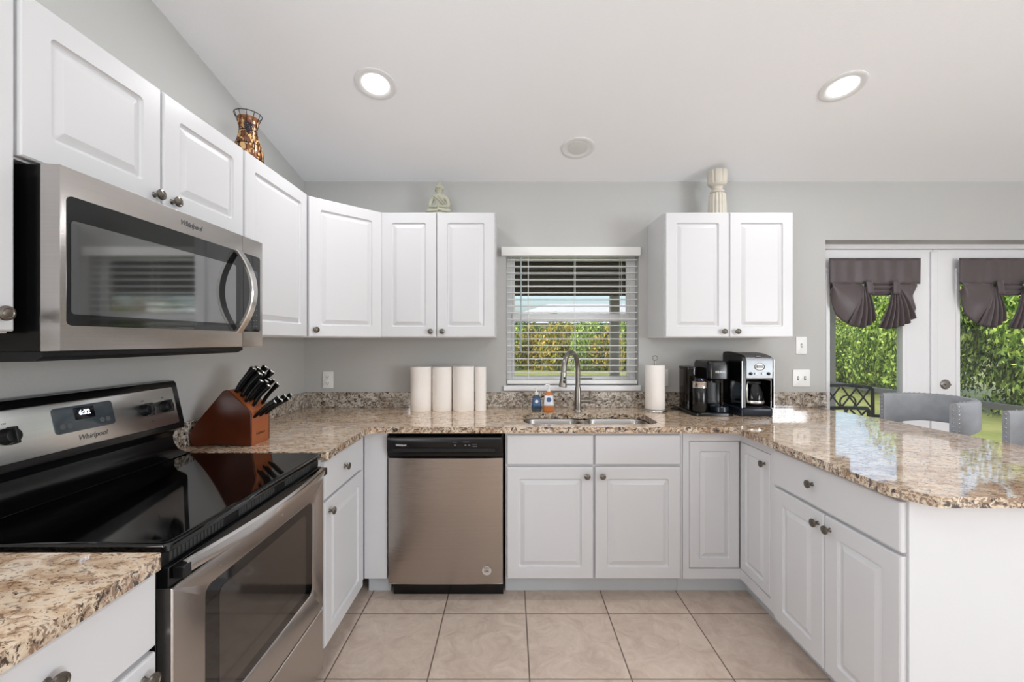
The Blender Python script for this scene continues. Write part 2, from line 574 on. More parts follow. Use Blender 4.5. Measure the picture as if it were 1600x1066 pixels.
struct(b.build('wall_rear', M['room'], smooth=False), 'pale rear wall of the living area', 'wall')
b = MB()
t = .1
b.prism([(YR - .1, ceil_z(YR - .1)), (RIDGE, ceil_z(RIDGE)), (WT, ceil_z(WT) if False else 2.427 + CS * (2.85 - WT)), (WT, 2.6), (RIDGE, ceil_z(RIDGE) + t), (YR - .1, ceil_z(YR - .1) + t)], 'x', XL - 1.7, XR + .6)  # long left overhang is added, unseen, to keep sun out of the left opening
struct(b.build('ceiling', M['ceiling'], smooth=False), 'white sloped textured ceiling', 'ceiling')

# ---- kitchen window (structure) 
b = MB()
fy0, fy1 = 2.925, 2.975
b.box(wx0, .009, fy0, fy1, wz0, wz1).box(.815, wx1, fy0, fy1, wz0, wz1)
b.box(.009, .815, fy0, fy1, wz0, 1.115).box(.009, .815, fy0, fy1, 1.93, wz1)
win = struct(b.build('window_1', M['trimwhite'], bevel=.003), 'white single hung window above the sink', 'window')
b = MB()
b.box(.009, .815, fy0 - .008, fy0 + .022, 1.492, 1.545)
b.box(.009, .028, fy0 + .002, fy0 + .022, 1.545, 1.93).box(.796, .815, fy0 + .002, fy0 + .022, 1.545, 1.93)
b.box(.009, .025, fy0 - .004, fy0 + .016, 1.115, 1.492).box(.799, .815, fy0 - .004, fy0 + .016, 1.115, 1.492)
b.build('sash', M['trimwhite'], win, bevel=.002)
MB().box(.012, .812, fy0 + .026, fy0 + .030, 1.116, 1.929).build('pane', M['glass'], win, smooth=False)
b = MB().rbox(wx0 - .018, wx1 + .014, wz0 - .03, wz0 + .004, 2.9, YB - .022, .004, .006)
b.build('window_sill', M['trimwhite'], win)
b = MB().box(.47, .56, fy0 - .012, fy0 - .001, 1.096, 1.102)
b.build('sash_lock', M['black'], win)

# ---- french doors
def leaf(name, x0, x1, gx0, gx1, label):
    z0, z1, gz0, gz1 = .004, 2.0, .22, 1.84
    y0, y1 = 2.99, 3.03
    b = MB().box(x0, gx0, y0, y1, z0, z1).box(gx1, x1, y0, y1, z0, z1).box(gx0, gx1, y0, y1, z0, gz0).box(gx0, gx1, y0, y1, gz1, z1)
    d = struct(b.build(name, M['trimwhite'], smooth=False), label, 'door')
    b = MB()
    w = .028
    for (a, c, e, f) in ((gx0 - w, gx1 + w, gz1, gz1 + w), (gx0 - w, gx1 + w, gz0 - w, gz0), (gx0 - w, gx0, gz0, gz1), (gx1, gx1 + w, gz0, gz1)):
        b.box(a, c, y0 - .008, y0 + .004, e, f)
    b.build('glazing_bead', M['trimwhite'], d, bevel=.004)
    MB().box(gx0, gx1, 3.008, 3.012, gz0, gz1).build('pane', M['glass'], d, smooth=False)
    return d
d1 = leaf('door_1', 2.06, 2.966, 2.242, 2.751, 'white french door leaf with glass, nearest the counter')
d2 = leaf('door_2', 2.970, 3.876, 3.156, 3.69, 'white french door leaf with glass and round deadbolt')
MB().box(2.948, 2.996, 2.978, 2.990, .004, 1.985).build('astragal', M['trimwhite'], d1, bevel=.004)
b = MB().lathe([(.034, 0), (.034, .006), (.028, .012), (.012, .014)], (3.055, 2.99, 1.052), (0, -1, 0), 28)
b.box(3.038, 3.072, 2.962, 2.977, 1.047, 1.057)
b.build('deadbolt', M['nickel'], d2)
b = MB().lathe([(.03, 0), (.03, .006), (.012, .01), (.01, .04)], (3.055, 2.99, .93), (0, -1, 0), 24)
b.tube([(3.055, 2.952, .93), (3.09, 2.950, .93), (3.15, 2.952, .928)], .008)
b.build('door_handle', M['nickel'], d2)
b = MB().box(2.02, 2.056, 2.981, 3.035, 0, 2.06).box(3.88, 3.915, 2.981, 3.035, 0, 2.06).box(2.02, 3.915, 2.981, 3.035, 2.005, 2.06)
struct(b.build('trim_1', M['trimwhite'], bevel=.002), 'white frame around the french doors', 'trim')

# ------------------------------------------------------------------ ceiling lamps
TH = math.atan(CS)
def lamp(x, y, on, label, grp=None):
    z = ceil_z(y)
    up = y > RIDGE
    o = thing('ceiling_light', label, 'ceiling light', (x, y, z), 0, grp)
    o.rotation_euler = (-TH if up else TH, 0, 0)
    b = MB().loops([[(r * math.cos(2 * PI * k / 40), r * math.sin(2 * PI * k / 40), h) for k in range(40)] for r, h in
                    ((.098, 0), (.098, -.003), (.093, -.006), (.072, -.004), (.0605, .003), (.0605, .0003))], False, False)
    b.build('trim_ring', M['lampring'], o)
    MB().lathe([(.0600, -.0003), (.0600, -.0028), (.057, -.0034)], n=40).build('lens', M['lamplens'] if on else M['lampoff'], o)
    if on:
        d = bpy.data.lights.new('lamp_glow', 'AREA')
        d.shape = 'DISK'; d.size = .115; d.energy = 6.2; d.color = (.97, .98, 1)
        l = bpy.data.objects.new('lamp_glow', d)
        S.collection.objects.link(l)
        l.parent = o
        l.location = (0, 0, -.008)
    return o
lamp(-.649, 2.041, True, 'lit round recessed ceiling light above the dishwasher, left one in view')
lamp(1.607, 2.056, True, 'lit round recessed ceiling light above the peninsula, right one in view')
lamp(.396, 2.507, False, 'unlit round recessed ceiling light above the sink')
for (x, y) in ((-.65, .1), (2.2, -1.5), (.4, -2.4), (3.4, -2.6)):  # unseen extra lamps, added to brighten the room
    lamp(x, y, True, 'unseen round recessed ceiling light added as fill behind the camera', 'added fill lights behind the view')

# ------------------------------------------------------------------ cabinets
def door_panel(parent, name, x0, x1, z0, z1, yb, knob=None, flat=False, th=.02, km='pewter', inset=.062):
    """raised panel door (or flat drawer front) facing -Y with its back on plane yb"""
    O = lambda i, y, r: [(x, yb - y, z) for x, z in rrect(x0 + i, x1 - i, z0 + i, z1 - i, r, 6)]
    if flat:
        L = [O(0, 0, .002), O(0, th - .006, .002), O(.0015, th - .0025, .002), O(.005, th, .002)]
    else:
        a = min(inset, (x1 - x0) * .26)
        L = [O(0, 0, .002), O(0, th - .006, .002), O(.0015, th - .0025, .002), O(.005, th, .002),
             O(a, th, .012), O(a + .002, th - .006, .012), O(a + .005, th - .0088, .011), O(a + .010, th - .0088, .009),
             O(a + .028, th - .002, .003), O(a + .031, th - .0010, .003)]
    d = MB().loops(L).build(name, M['white'], parent, smooth=False)
    if knob:
        kx, kz = knob
        MB().lathe([(.0085, 0), (.006, .003), (.005, .012), (.007, .016), (.0145, .0185), (.0160, .022), (.0150, .0255), (.0105, .0275), (.009, .0265), (.0055, .0285), (.0005, .029)],
                   (kx, yb - th, kz), (0, -1, 0), 24).build('knob', M[km], d)
    return d

def upper(label, x0, x1, z0, z1, loc, rz, doors, depth=.305):
    t = thing('wall_cabinet', label, 'cabinet', loc, rz, 'white wall cabinets')
    b = MB().box(x0, x1, -depth, -.001, z0, z1)
    b.build('body', M['white'], t, bevel=.0015)
    for (a, c, k) in doors:
        door_panel(t, 'door', a, c, z0 + .004, z1 - .004, -depth - .0006, k)
    return t

G = .0018
# left wall uppers: origin on left wall, local x = world Y
upper('white wall cabinet at far left edge, beside the microwave', .455, .911, 1.377, 2.127, (XL, 0, 0), PI / 2, [(.458, .909, (.874, 1.418))])
upper('short white two-door wall cabinet above the microwave', .914, 1.690, 1.757, 2.127, (XL, 0, 0), PI / 2,
      [(.917, 1.289, (1.263, 1.795)), (1.298, 1.686, (1.328, 1.795))])
upper('tall white wall cabinet between microwave and corner cabinet', 1.692, 2.238, 1.377, 2.127, (XL, 0, 0), PI / 2, [(1.698, 2.212, (1.73, 1.418))])
# diagonal corner
t = thing('corner_wall_cabinet', 'white diagonal corner wall cabinet with one door', 'cabinet', (XL, YB, 0), 0, 'white wall cabinets')
P = [(.001, -.001), (.001, -.609), (.305, -.609), (.609, -.305), (.609, -.001)]
MB().prism(P, 'z', 1.377, 2.127).build('body', M['white'], t, bevel=.0015)
dd = bpy.data.objects.new('door_mount', None)
dl = .431
mid = ((.305 + .609) / 2, (-.609 - .305) / 2)
dr = door_panel(t, 'door', -dl / 2 + .006, dl / 2 - .006, 1.381, 2.123, -.0006, (-dl / 2 + .040, 1.418))
bpy.data.objects.remove(dd)
dr.location = (mid[0], mid[1], 0)
dr.rotation_euler = (0, 0, R(45))
upper('white two-door wall cabinet between corner cabinet and window', -.774, -.091, 1.377, 2.127, (0, YB, 0), 0,
      [(-.770, -.4425, (-.474, 1.415)), (-.4395, -.095, (-.405, 1.415))])
upper('white two-door wall cabinet right of the window', .916, 1.684, 1.377, 2.127, (0, YB, 0), 0,
      [(.921, 1.2985, (1.262, 1.415)), (1.3025, 1.679, (1.342, 1.415))])

CT = .882   # underside of counter
def base_body(t, x0, x1, depth=.61, toe=True, left_end=0):
    MB().box(x0, x1, -depth, -.002, .105, CT - .0005).build('body', M['white'], t, bevel=.0015)
    if toe:
        MB().box(x0, x1, -depth + .075, -.05, 0.0005, .1045).build('toe_kick', M['toe'], t)
# near-left base
t = thing('base_cabinet', 'white base cabinet with drawer in the near left corner', 'cabinet', (XL, 0, 0), PI / 2, 'white base cabinets')
base_body(t, .455, .909)
door_panel(t, 'drawer', .459, .906, .712, .868, -.6106, (.690, .805), flat=True)
door_panel(t, 'door', .459, .906, .115, .700, -.6106, (.872, .662))
# left corner base (between range and back run)
t = thing('base_cabinet', 'white base cabinet with drawer and door beside the range, knife block above', 'cabinet', (XL, 0, 0), PI / 2, 'white base cabinets')
MB().box(1.702, 2.238, -.61, -.002, .105, CT - .0005).build('body', M['white'], t, bevel=.0015)
MB().box(1.702, 2.312, -.535, -.05, .0005, .1045).build('toe_kick', M['toe'], t)
door_panel(t, 'drawer', 1.728, 2.170, .712, .868, -.6106, (1.925, .793), flat=True)
door_panel(t, 'door', 1.728, 2.170, .108, .700, -.6106, (1.765, .655), inset=.058)
# filler at dishwasher's left
t = thing('filler_cabinet', 'plain white filler panel left of the dishwasher', 'cabinet', (0, YB, 0), 0)
MB().box(-.772, -.651, -.610, -.575, .105, CT - .0005).build('panel', M['white'], t, bevel=.001)
MB().box(-.772, -.651, -.536, -.5, .0005, .1045).build('toe_kick', M['toe'], t)
# sink base
t = thing('sink_base_cabinet', 'white two-door base cabinet under the sink with false drawer fronts', 'cabinet', (0, YB, 0), 0, 'white base cabinets')
b = MB().box(-.028, .905, -.61, -.59, .105, CT - .0005).box(-.028, -.010, -.59, -.002, .105, CT - .0005).box(.885, .905, -.59, -.002, .105, CT - .0005)
b.box(-.010, .885, -.59, -.002, .105, .125).box(-.010, .885, -.012, -.002, .125, CT - .0005)
b.build('body', M['white'], t, bevel=.001)
MB().box(-.028, .905, -.535, -.05, .0005, .1045).build('toe_kick', M['toe'], t)
door_panel(t, 'drawer_front', -.020, .432, .712, .866, -.6106, None, flat=True)
door_panel(t, 'drawer_front', .442, .888, .712, .866, -.6106, None, flat=True)
door_panel(t, 'door', -.020, .432, .115, .700, -.6106, (.397, .655))
door_panel(t, 'door', .442, .888, .115, .700, -.6106, (.477, .655))
# corner carousel cabinet
t = thing('corner_base_cabinet', 'white corner base cabinet with folding inset doors under coffee makers', 'cabinet', (0, 0, 0), 0, 'white base cabinets')
FY, FX = 2.24, 1.21
b = MB()
# face frame on the back run
b.box(.907, .940, FY, FY + .02, .105, CT - .0005).box(.940, FX + .012, FY, FY + .02, .832, CT - .0005).box(.940, FX + .012, FY, FY + .02, .105, .158)
# face frame on the peninsula run
b.box(FX, FX + .02, 1.948, 1.980, .105, CT - .0005).box(FX, FX + .02, 1.980, FY, .832, CT - .0005).box(FX, FX + .02, 1.980, FY, .105, .158)
# carcass behind
b.prism([(.910, FY + .021), (FX + .021, FY + .021), (FX + .021, 1.950), (1.818, 1.950), (1.818, 2.848), (.910, 2.848)], 'z', .106, CT - .0006)
b.build('body', M['white'], t)
MB().prism([(.907, FY + .075), (FX + .075, FY + .075), (FX + .075, 1.935), (1.80, 1.935), (1.80, 2.80), (.907, 2.80)], 'z', .0005, .1045).build('toe_kick', M['toe'], t)
d = door_panel(t, 'door', .9425, 1.205, .161, .829, FY + .0195, None, th=.0215, inset=.05)
d = door_panel(t, 'door', -2.236, -1.983, .161, .829, 0, (-2.02, .775), th=.0215, inset=.045)
d.location = (FX + .0195, 0, 0); d.rotation_euler = (0, 0, -PI / 2)
# peninsula base
t = thing('base_cabinet', 'white peninsula base cabinet with wide drawer over two doors', 'cabinet', (1.82, 0, 0), -PI / 2, 'white base cabinets')
MB().box(-1.946, -1.306, -.61, -.002, .105, CT - .0005).build('body', M['white'], t, bevel=.001)
MB().box(-1.933, -1.306, -.535, -.05, .0005, .1045).build('toe_kick', M['toe'], t)
door_panel(t, 'drawer', -1.924, -1.298, .712, .868, -.6106, (-1.675, .795), flat=True)
door_panel(t, 'door', -1.924, -1.618, .108, .700, -.6106, (-1.645, .655))
door_panel(t, 'door', -1.612, -1.298, .108, .700, -.6106, (-1.583, .655))
o = MB().box(1.2105, 2.0, 1.2905, 1.3045, .0005, CT - .0005).build('end_panel', M['white'], None, bevel=.001)
tag(o, 'large plain white panel closing the peninsula end', 'cabinet panel')
o = MB().box(1.824, 2.0, 1.306, 2.846, .0005, CT - .0005).build('knee_wall', M['white'], None)
tag(o, 'white back panel under the breakfast bar overhang', 'cabinet panel')

# ------------------------------------------------------------------ counters
def rounded(pts, rad):
    """round listed corners of a polygon; rad dict index->radius"""
    out = []
    n = len(pts)
    for i, p in enumerate(pts):
        r = rad.get(i, 0)
        if not r:
            out.append(p); continue
        p = Vector(p); a = Vector(pts[i - 1]); c = Vector(pts[(i + 1) % n])
        u = (a - p).normalized(); v = (c - p).normalized()
        ang = u.angle(v)
        tl = r / math.tan(ang / 2)
        s, e = p + u * tl, p + v * tl
        for k in range(7):
            t_ = k / 6
            out.append(tuple((s * (1 - t_) ** 2 + p * 2 * t_ * (1 - t_) + e * t_ * t_)))
    return out
cpts = [(XL, 1.702), (-.732, 1.702), (-.732, 2.195), (1.163, 2.195), (1.163, 1.315), (1.225, 1.214), (2.175, 1.214), (2.168, 1.86), (2.148, 2.0), (2.12, 2.42), (2.055, 2.74), (2.05, 2.849), (XL, 2.849)]
outer = rounded(cpts, {1: .012, 2: .05, 3: .05, 4: .05, 5: .04, 6: .03})
hole = [(x, y) for x, y in rrect(.072, .805, 2.274, 2.60, .07, 8)]
def slab(outer, holes, z0, z1, name, m, bev=.005):
    b = MB()
    bm = b.bm
    edges = []
    rings = []
    for L in [outer] + holes:
        vs = [bm.verts.new((x, y, z1)) for x, y in L]
        rings.append(vs)
        for i in range(len(vs)):
            edges.append(bm.edges.new((vs[i], vs[(i + 1) % len(vs)])))
    g = bmesh.ops.triangle_fill(bm, use_beauty=True, edges=edges)
    faces = [f for f in g['geom'] if isinstance(f, bmesh.types.BMFace)]
    ret = bmesh.ops.extrude_face_region(bm, geom=faces)
    vv = [e for e in ret['geom'] if isinstance(e, bmesh.types.BMVert)]
    bmesh.ops.translate(bm, verts=vv, vec=(0, 0, z0 - z1))
    o = b.build(name, m, None, bevel=bev)
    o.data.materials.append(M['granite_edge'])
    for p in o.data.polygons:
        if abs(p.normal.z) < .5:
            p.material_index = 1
    return o
o = slab(outer, [hole], CT, .914, 'granite_countertop', M['granite'])
tag(o, 'polished brown granite countertop running round the corner and out along the peninsula', 'countertop')
nl = [(XL, .25), (-.732, .25), (-.732, .897), (XL, .897)]
o = slab(rounded(nl, {2: .012}), [], CT, .914, 'granite_countertop', M['granite'])
tag(o, 'short brown granite countertop in the near left corner beside the range', 'countertop')
o = MB().box(XL + .0005, XL + .02, 1.702, 2.8285, .9145, 1.016).box(XL + .0005, 2.108, 2.829, 2.8495, .9145, 1.016).build('granite_backsplash', M['granite2'], None, bevel=.002)
tag(o, 'low mottled gray granite backsplash strip along the walls', 'backsplash')

# ------------------------------------------------------------------ sink and faucet
t = thing('kitchen_sink', 'double bowl stainless steel sink set into the granite', 'sink', (.4385, 2.437, CT), 0)
def bowl(x0, x1, y0, y1, depth):
    b = MB()
    O = lambda i, z, r: [(x, y, z) for x, y in rrect(x0 + i, x1 - i, y0 + i, y1 - i, r, 8)]
    b.loops([O(-.010, -.002, .07), O(0, -.002, .06), O(.003, -.01, .06), O(.012, -depth + .03, .055), O(.04, -depth, .04)], False, True)
    return b.build('bowl', M['sink'], t, solid=.0015)
bl1 = bowl(-.350, -.030, -.155, .158, .19)
bl2 = bowl(.012, .352, -.155, .158, .19)
for bb, cx in ((bl1, -.19), (bl2, .18)):
    MB().lathe([(.042, 0), (.042, .003), (.03, .004), (.02, .001)], (cx, 0, -.189)).build('drain', M['steel_smooth'], bb)
b = MB().box(-.031, .013, -.16, .163, -.012, -.0025)
b.build('divider', M['steel_smooth'], t, bevel=.004)

fx, fyy = .427, 2.705
t = thing('kitchen_faucet', 'brushed nickel gooseneck pull-down faucet behind the sink', 'faucet', (fx, fyy, .914), 0)
MB().lathe([(.029, 0), (.029, .004), (.026, .008), (.0225, .012), (.021, .12), (.0195, .14), (.0185, .15)]).build('base', M['nickel'], t)
dv = Vector((-.118, -.205, 0)); Lh = dv.length; dv.normalize()
pts = [(0, 0, .13), (0, 0, .25)]
rad = Lh / 2 * .96
for k in range(13):
    a = PI * k / 12
    u = rad - rad * math.cos(a)
    z = .268 + math.sin(a) * rad * .92
    pts.append(tuple(dv * u + Vector((0, 0, z))))
pts.append(tuple(dv * (2 * rad + .004) + Vector((0, 0, .258))))
MB().tube(pts, .0155, 16).build('spout', M['nickel'], t)
e = Vector(pts[-1]); hd = (dv * .16 + Vector((0, 0, -1))).normalized()
h = MB().lathe([(.0165, -.002), (.018, .0), (.0175, .02), (.019, .045), (.024, .078), (.0245, .084), (.02, .086)], e, hd, 24).build('spray_head', M['nickel'], t)
MB().sphere(tuple(e + hd * .032 + Vector((.004, -.018, 0))), .006, 1, .5, 1.3).sphere(tuple(e + hd * .052 + Vector((.004, -.021, -0))), .007, 1, .5, 1.4).build('button', M['black'], h)
b = MB().cyl((.017, 0, .062), (.075, -.006, .062), .0135, .0135, 20)
b.cyl((.066, -.006, .062), (.078, -.006, .062), .0155, .0155, 20)
b.tube([(.072, -.006, .072), (.074, -.008, .10), (.078, -.01, .128)], [.0055, .005, .0065], 10)
b.build('lever', M['nickel'], t)

# ------------------------------------------------------------------ dishwasher
t = thing('dishwasher', 'stainless steel dishwasher with black control strip', 'dishwasher', (-.342, YB, 0), 0)
MB().box(-.302, .302, -.60, -.02, .085, CT - .003).build('tub', M['black'], t)
def dwf(u, v):
    x = -.299 + .598 * u
    bow = .010 * (1 - (2 * u - 1) ** 4) + .003 * math.sin(PI * v)
    return (x, -.622 - bow, .088 + (.745 - .088) * v)
b = MB()
N = 28
b.grid(dwf, N, 10)
b.loops([[(-.299, -.60, .088), (.299, -.60, .088), (.299, -.60, .745), (-.299, -.60, .745)],
         [(-.299, -.6215, .088), (.299, -.6215, .088), (.299, -.6215, .745), (-.299, -.6215, .745)]])
dw = b.build('door', M['steel_dw'], t)
b = MB().box(.2955, .2995, -.6245, -.60, .088, .745).box(-.2995, .2995, -.626, -.60, .086, .0895)
b.build('door_edge', M['steel_smooth'], dw)
b = MB()
prof = [(-.60, .749), (-.618, .749), (-.626, .754), (-.628, .772), (-.634, .778), (-.638, .786), (-.640, .85), (-.636, .858), (-.60, .866)]
b.prism(prof, 'x', -.303, .296)
cp = b.build('control_panel', M['black'], t, bevel=.002)
MB().prism([(-.6425, .783), (-.6425, .8), (-.6405, .785), (-.6395, .783)], 'x', -.27, .262).build('handle_lip', M['blackmatte'], cp)
MB().box(-.297, .290, -.6415, -.639, .849, .852).build('trim_line', M['printgray'], cp)
text('lettering', 'Whirlpool', .013, M['printwhite'], cp, (-.228, -.6412, .8165), bold=.0003)
for (x, z, w, h) in ((.052, .8165, .010, .008), (.107, .8165, .010, .008), (.126, .8165, .010, .008), (.050, .832, .024, .003), (.11, .833, .03, .003), (.154, .821, .026, .003), (.15, .8105, .010, .005), (.163, .8105, .008, .005)):
    MB().box(x - w / 2, x + w / 2, -.6413, -.6402, z - h / 2, z + h / 2).build('button_mark', M['printgray'], cp)
s = MB().lathe([(.0245, 0), (.0245, .0006)], (.217, -.6325, .160), (0, -1, 0), 32).build('round_sticker', M['seal'], dw)
text('emblem', 'CC', .016, M['printdark'], s, (.216, -.6335, .158), bold=.001)
text('emblem_text', 'ENERGY', .008, M['printdark'], s, (.217, -.6335, .1735), bold=.0002)
MB().box(-.285, .302, -.57, -.5, .0008, .084).build('toe_panel', M['black'], t)

# ------------------------------------------------------------------ range (origin on left wall)
RY = 1.3125
t = thing('kitchen_range', 'black and stainless electric range with glass cooktop', 'range', (XL, RY, 0), PI / 2)
hw = .3795
MB().box(-hw, hw, -.605, -.03, .03, .893).build('body', M['black'], t, bevel=.002)
b = MB()
O = lambda i, z, r: [(x, y, z) for x, y in rrect(-hw - .001 + i, hw + .001 - i, -.634 + i, -.055 - i, r, 6)]
b.loops([O(.004, .8935, .012), O(0, .897, .014), O(0, .909, .014), O(.003, .9135, .014), O(.008, .9145, .013), O(.014, .9135, .011)])
ck = b.build('cooktop', M['blackglass'], t)
prof = [(-.01, .8935), (-.01, 1.196), (-.022, 1.204), (-.045, 1.201), (-.052, 1.192), (-.087, 1.034), (-.087, 1.020), (-.078, 1.014), (-.050, 1.004), (-.040, .985), (-.046, .955), (-.062, .932), (-.085, .921), (-.110, .917), (-.110, .9155), (-.054, .9155), (-.054, .8935)]
bgm = MB().prism(prof, 'x', -hw, hw).build('backguard', M['black'], t, bevel=.003, seg=3)
# control panel slab on sloped face
sl = Vector((0, -.052 + .087, 1.192 - 1.034)); sll = sl.length; sl.normalize()
nrm = Vector((0, -sl.z, sl.y))
o0 = Vector((0, -.087, 1.034))
def onp(x, s_, d):
    return tuple(o0 + Vector((x, 0, 0)) + sl * s_ + nrm * d)
def slope_slab(x0, x1, s0, s1, d0, d1, r, name, m, parent):
    L = []
    for i, d in ((0, d0), (0, d1 - .0006), (.0008, d1)):
        L.append([onp(x, s_, d) for x, s_ in rrect(x0 + i, x1 - i, s0 + i, s1 - i, r, 6)])
    return MB().loops(L).build(name, m, parent)
cpl = slope_slab(-.352, .352, .008, sll - .014, 0, .003, .006, 'control_panel', M['steel_panel'], t)
dsp = slope_slab(-.092, .094, .055, sll - .030, .0031, .0045, .010, 'display', M['display'], cpl)
slope_slab(-.032, .032, .088, sll - .037, .0046, .0052, .003, 'clock_window', M['displaydark'], dsp)
slrot = Euler((math.atan2(sl.z, sl.y), 0, 0))
rotp = (math.atan2(sl.z, sl.y), 0, 0)
text('clock_digits', '6:32', .020, M['digits'], dsp, onp(0, .108, .0056), rotp, bold=.0004)
for q in (-.07, -.05, .05, .07):
    MB().lathe([(.008, 0), (.008, .0008)], onp(q, .075, .0045), tuple(nrm), 16).build('touch_button', M['printgray'], dsp)
text('lettering', 'Whirlpool', .022, M['printgray'], cpl, onp(.012, .033, .0033), rotp, shear=.35)
for x in (-.294, -.207, .210, .297):
    k = MB()
    k.lathe([(.0225, 0), (.0225, .004), (.0205, .008), (.0185, .022), (.017, .024)], onp(x, .078, .0032), tuple(nrm), 28)
    c = Vector(onp(x, .078, .0032))
    q = 9
    L = []
    for d, w_, hgt in ((.010, .0055, .024), (.030, .0045, .022), (.0325, .003, .019)):
        L.append([tuple(c + Vector((a, 0, 0)) + sl * bb + nrm * d) for a, bb in ((-w_, -hgt), (w_, -hgt), (w_, hgt), (-w_, hgt))])
    k.loops(L)
    kk = k.build('knob', M['blackmatte'], cpl, bevel=.001)
    text('dial_mark', 'OFF', .006, M['printgray'], cpl, onp(x, .112, .0033), rotp)
MB().lathe([(.002, 0), (.002, .0006)], onp(.235, .034, .0031), tuple(nrm), 12).build('indicator', M['black'], cpl)
# vent strip and oven door
b = MB().box(-hw, hw, -.618, -.604, .862, .893)
vs = b.build('vent_strip', M['blackmatte'], t)
for g_ in range(3):
    b = MB()
    for k in range(15):
        x = -.36 + (g_ * 20 + k) * .0122
        b.box(x, x + .0075, -.6205, -.6182, .868, .888)
    b.build('vent_slots', M['slot'], vs)
def ring(b, A, B):
    pass
x0, x1 = -hw + .002, hw - .002
yb_, yf_ = -.606, -.640
ow = (-.272, .288, .410, .757)
b = MB()
O = lambda X0, X1, Z0, Z1, y, r: [(x, y, z) for x, z in rrect(X0, X1, Z0, Z1, r, 8)]
b.loops([O(x0, x1, .305, .815, yb_, .002), O(x0, x1, .305, .815, yf_ + .003, .002), O(x0 + .003, x1 - .003, .308, .812, yf_, .002),
         O(ow[0] - .006, ow[1] + .006, ow[2] - .006, ow[3] + .006, yf_, .03), O(ow[0], ow[1], ow[2], ow[3], yf_ + .003, .025)], True, False)
od = b.build('oven_door', M['steel'], t)
MB().loops([O(ow[0], ow[1], ow[2], ow[3], yf_ + .008, .025), O(ow[0], ow[1], ow[2], ow[3], yf_ + .003, .025)]).build('window_border', M['blackglass'], od)
MB().loops([O(ow[0] + .05, ow[1] - .05, ow[2] + .03, ow[3] - .03, yf_ + .0035, .02), O(ow[0] + .05, ow[1] - .05, ow[2] + .03, ow[3] - .03, yf_ + .0022, .02)]).build('oven_window', M['ovenwin'], od)
MB().box(x0, x1, -.632, yb_, .8155, .861).build('door_top_band', M['black'], od, bevel=.002)
# handle: bowed flat bar
def hb(u, side, zz):
    x = -.355 + .71 * u
    bow = .030 * (1 - (2 * u - 1) ** 2)
    return (x, -.645 - bow - (.014 if side else 0), zz)
L = []
for k in range(25):
    u = k / 24
    c = hb(u, 0, 0)
    y = c[1]
    tt = .012
    zt, zb = .866, .836
    sec = [(c[0], y, zb), (c[0], y - tt, zb + .002), (c[0], y - tt - .002, (zb + zt) / 2), (c[0], y - tt + .001, zt - .003), (c[0], y, zt)]
    L.append(sec)
hd_ = MB().loops(L).build('handle', M['steel_smooth'], od)
for q in (-.37, .345):
    MB().box(q, q + .025, -.660, -.6325, .832, .860).build('handle_mount', M['black'], hd_, bevel=.003)
b = MB()
b.loops([O(x0, x1, .055, .296, yb_, .002), O(x0, x1, .055, .296, yf_ + .005, .002), O(x0 + .003, x1 - .003, .058, .293, yf_ + .002, .002)])
b.build('drawer', M['steel'], t)
MB().box(-.36, .36, -.56, -.05, .0008, .029).build('base', M['blackmatte'], t)

# ------------------------------------------------------------------ microwave
t = thing('microwave', 'stainless over-the-range microwave with bowed handle', 'microwave', (XL, RY, 1.337), PI / 2)
H = .414
MB().box(-.381, .3835, -.355, -.002, 0, H).build('body', M['black'], t, bevel=.003)
b = MB().prism([(-.3, 0), (-.05, -.03), (-.045, -.0), ], 'x', -.30, .30)
b.bm.clear()
b.prism([(-.352, -.0006), (-.352, -.012), (-.33, -.022), (-.06, -.026), (-.03, -.0006)], 'x', -.375, .325)
b.build('vent_grille', M['blackmatte'], t)
# door with angled near side
def mwslab(xa, xb, bevelL, bevelR, name, m, y0=-.356, y1=-.395):
    b = MB()
    O = lambda iL, iR, i, y: [(x, y, z) for x, z in ((xa + iL, 0.001 + i), (xb - iR, 0.001 + i), (xb - iR, H - .001 - i), (xa + iL, H - .001 - i))]
    b.loops([O(0, 0, 0, y0), O(bevelL * .1, bevelR * .1, 0, y0 - .004), O(bevelL, bevelR, .001, y1 + .001), O(bevelL + .002, bevelR + .001, .003, y1)])
    return b.build(name, m, t)
mwd = mwslab(-.3825, .2565, .004, .0005, 'door', M['steel'])
mwc = mwslab(.2580, .3835, .0005, .002, 'control_section', M['steel'])
O = lambda X0, X1, Z0, Z1, y, r: [(x, y, z) for x, z in rrect(X0, X1, Z0, Z1, r, 6)]
gz0, gz1 = .058, .349
b = MB()
b.loops([[(x, -.3952, z) for x, z in ([(-.3655 + .010, gz0), (.2560, gz0), (.2560, gz1), (-.3655 + .010, gz1), (-.3655 + .003, gz1 - .003), (-.3655, gz1 - .01), (-.3655, gz0 + .01), (-.3655 + .003, gz0 + .003)])],
         [(x, -.3972, z) for x, z in ([(-.3655 + .010, gz0), (.2560, gz0), (.2560, gz1), (-.3655 + .010, gz1), (-.3655 + .003, gz1 - .003), (-.3655, gz1 - .01), (-.3655, gz0 + .01), (-.3655 + .003, gz0 + .003)])]])
g = b.build('door_glass', M['blackmw'], mwd)
MB().loops([O(-.358, .215, gz0 + .026, gz1 - .054, -.3973, .008), O(-.358, .215, gz0 + .026, gz1 - .054, -.3979, .008)]).build('viewing_window', M['mwwin'], mwd)
pr = [(.2585, gz0), (.3525, gz0), (.3595, gz0 + .003), (.3625, gz0 + .01), (.3625, gz1 - .01), (.3595, gz1 - .003), (.3525, gz1), (.2585, gz1)]
g2 = MB().loops([[(x, -.3952, z) for x, z in pr], [(x, -.3972, z) for x, z in pr]]).build('keypad', M['blackmw'], mwc)
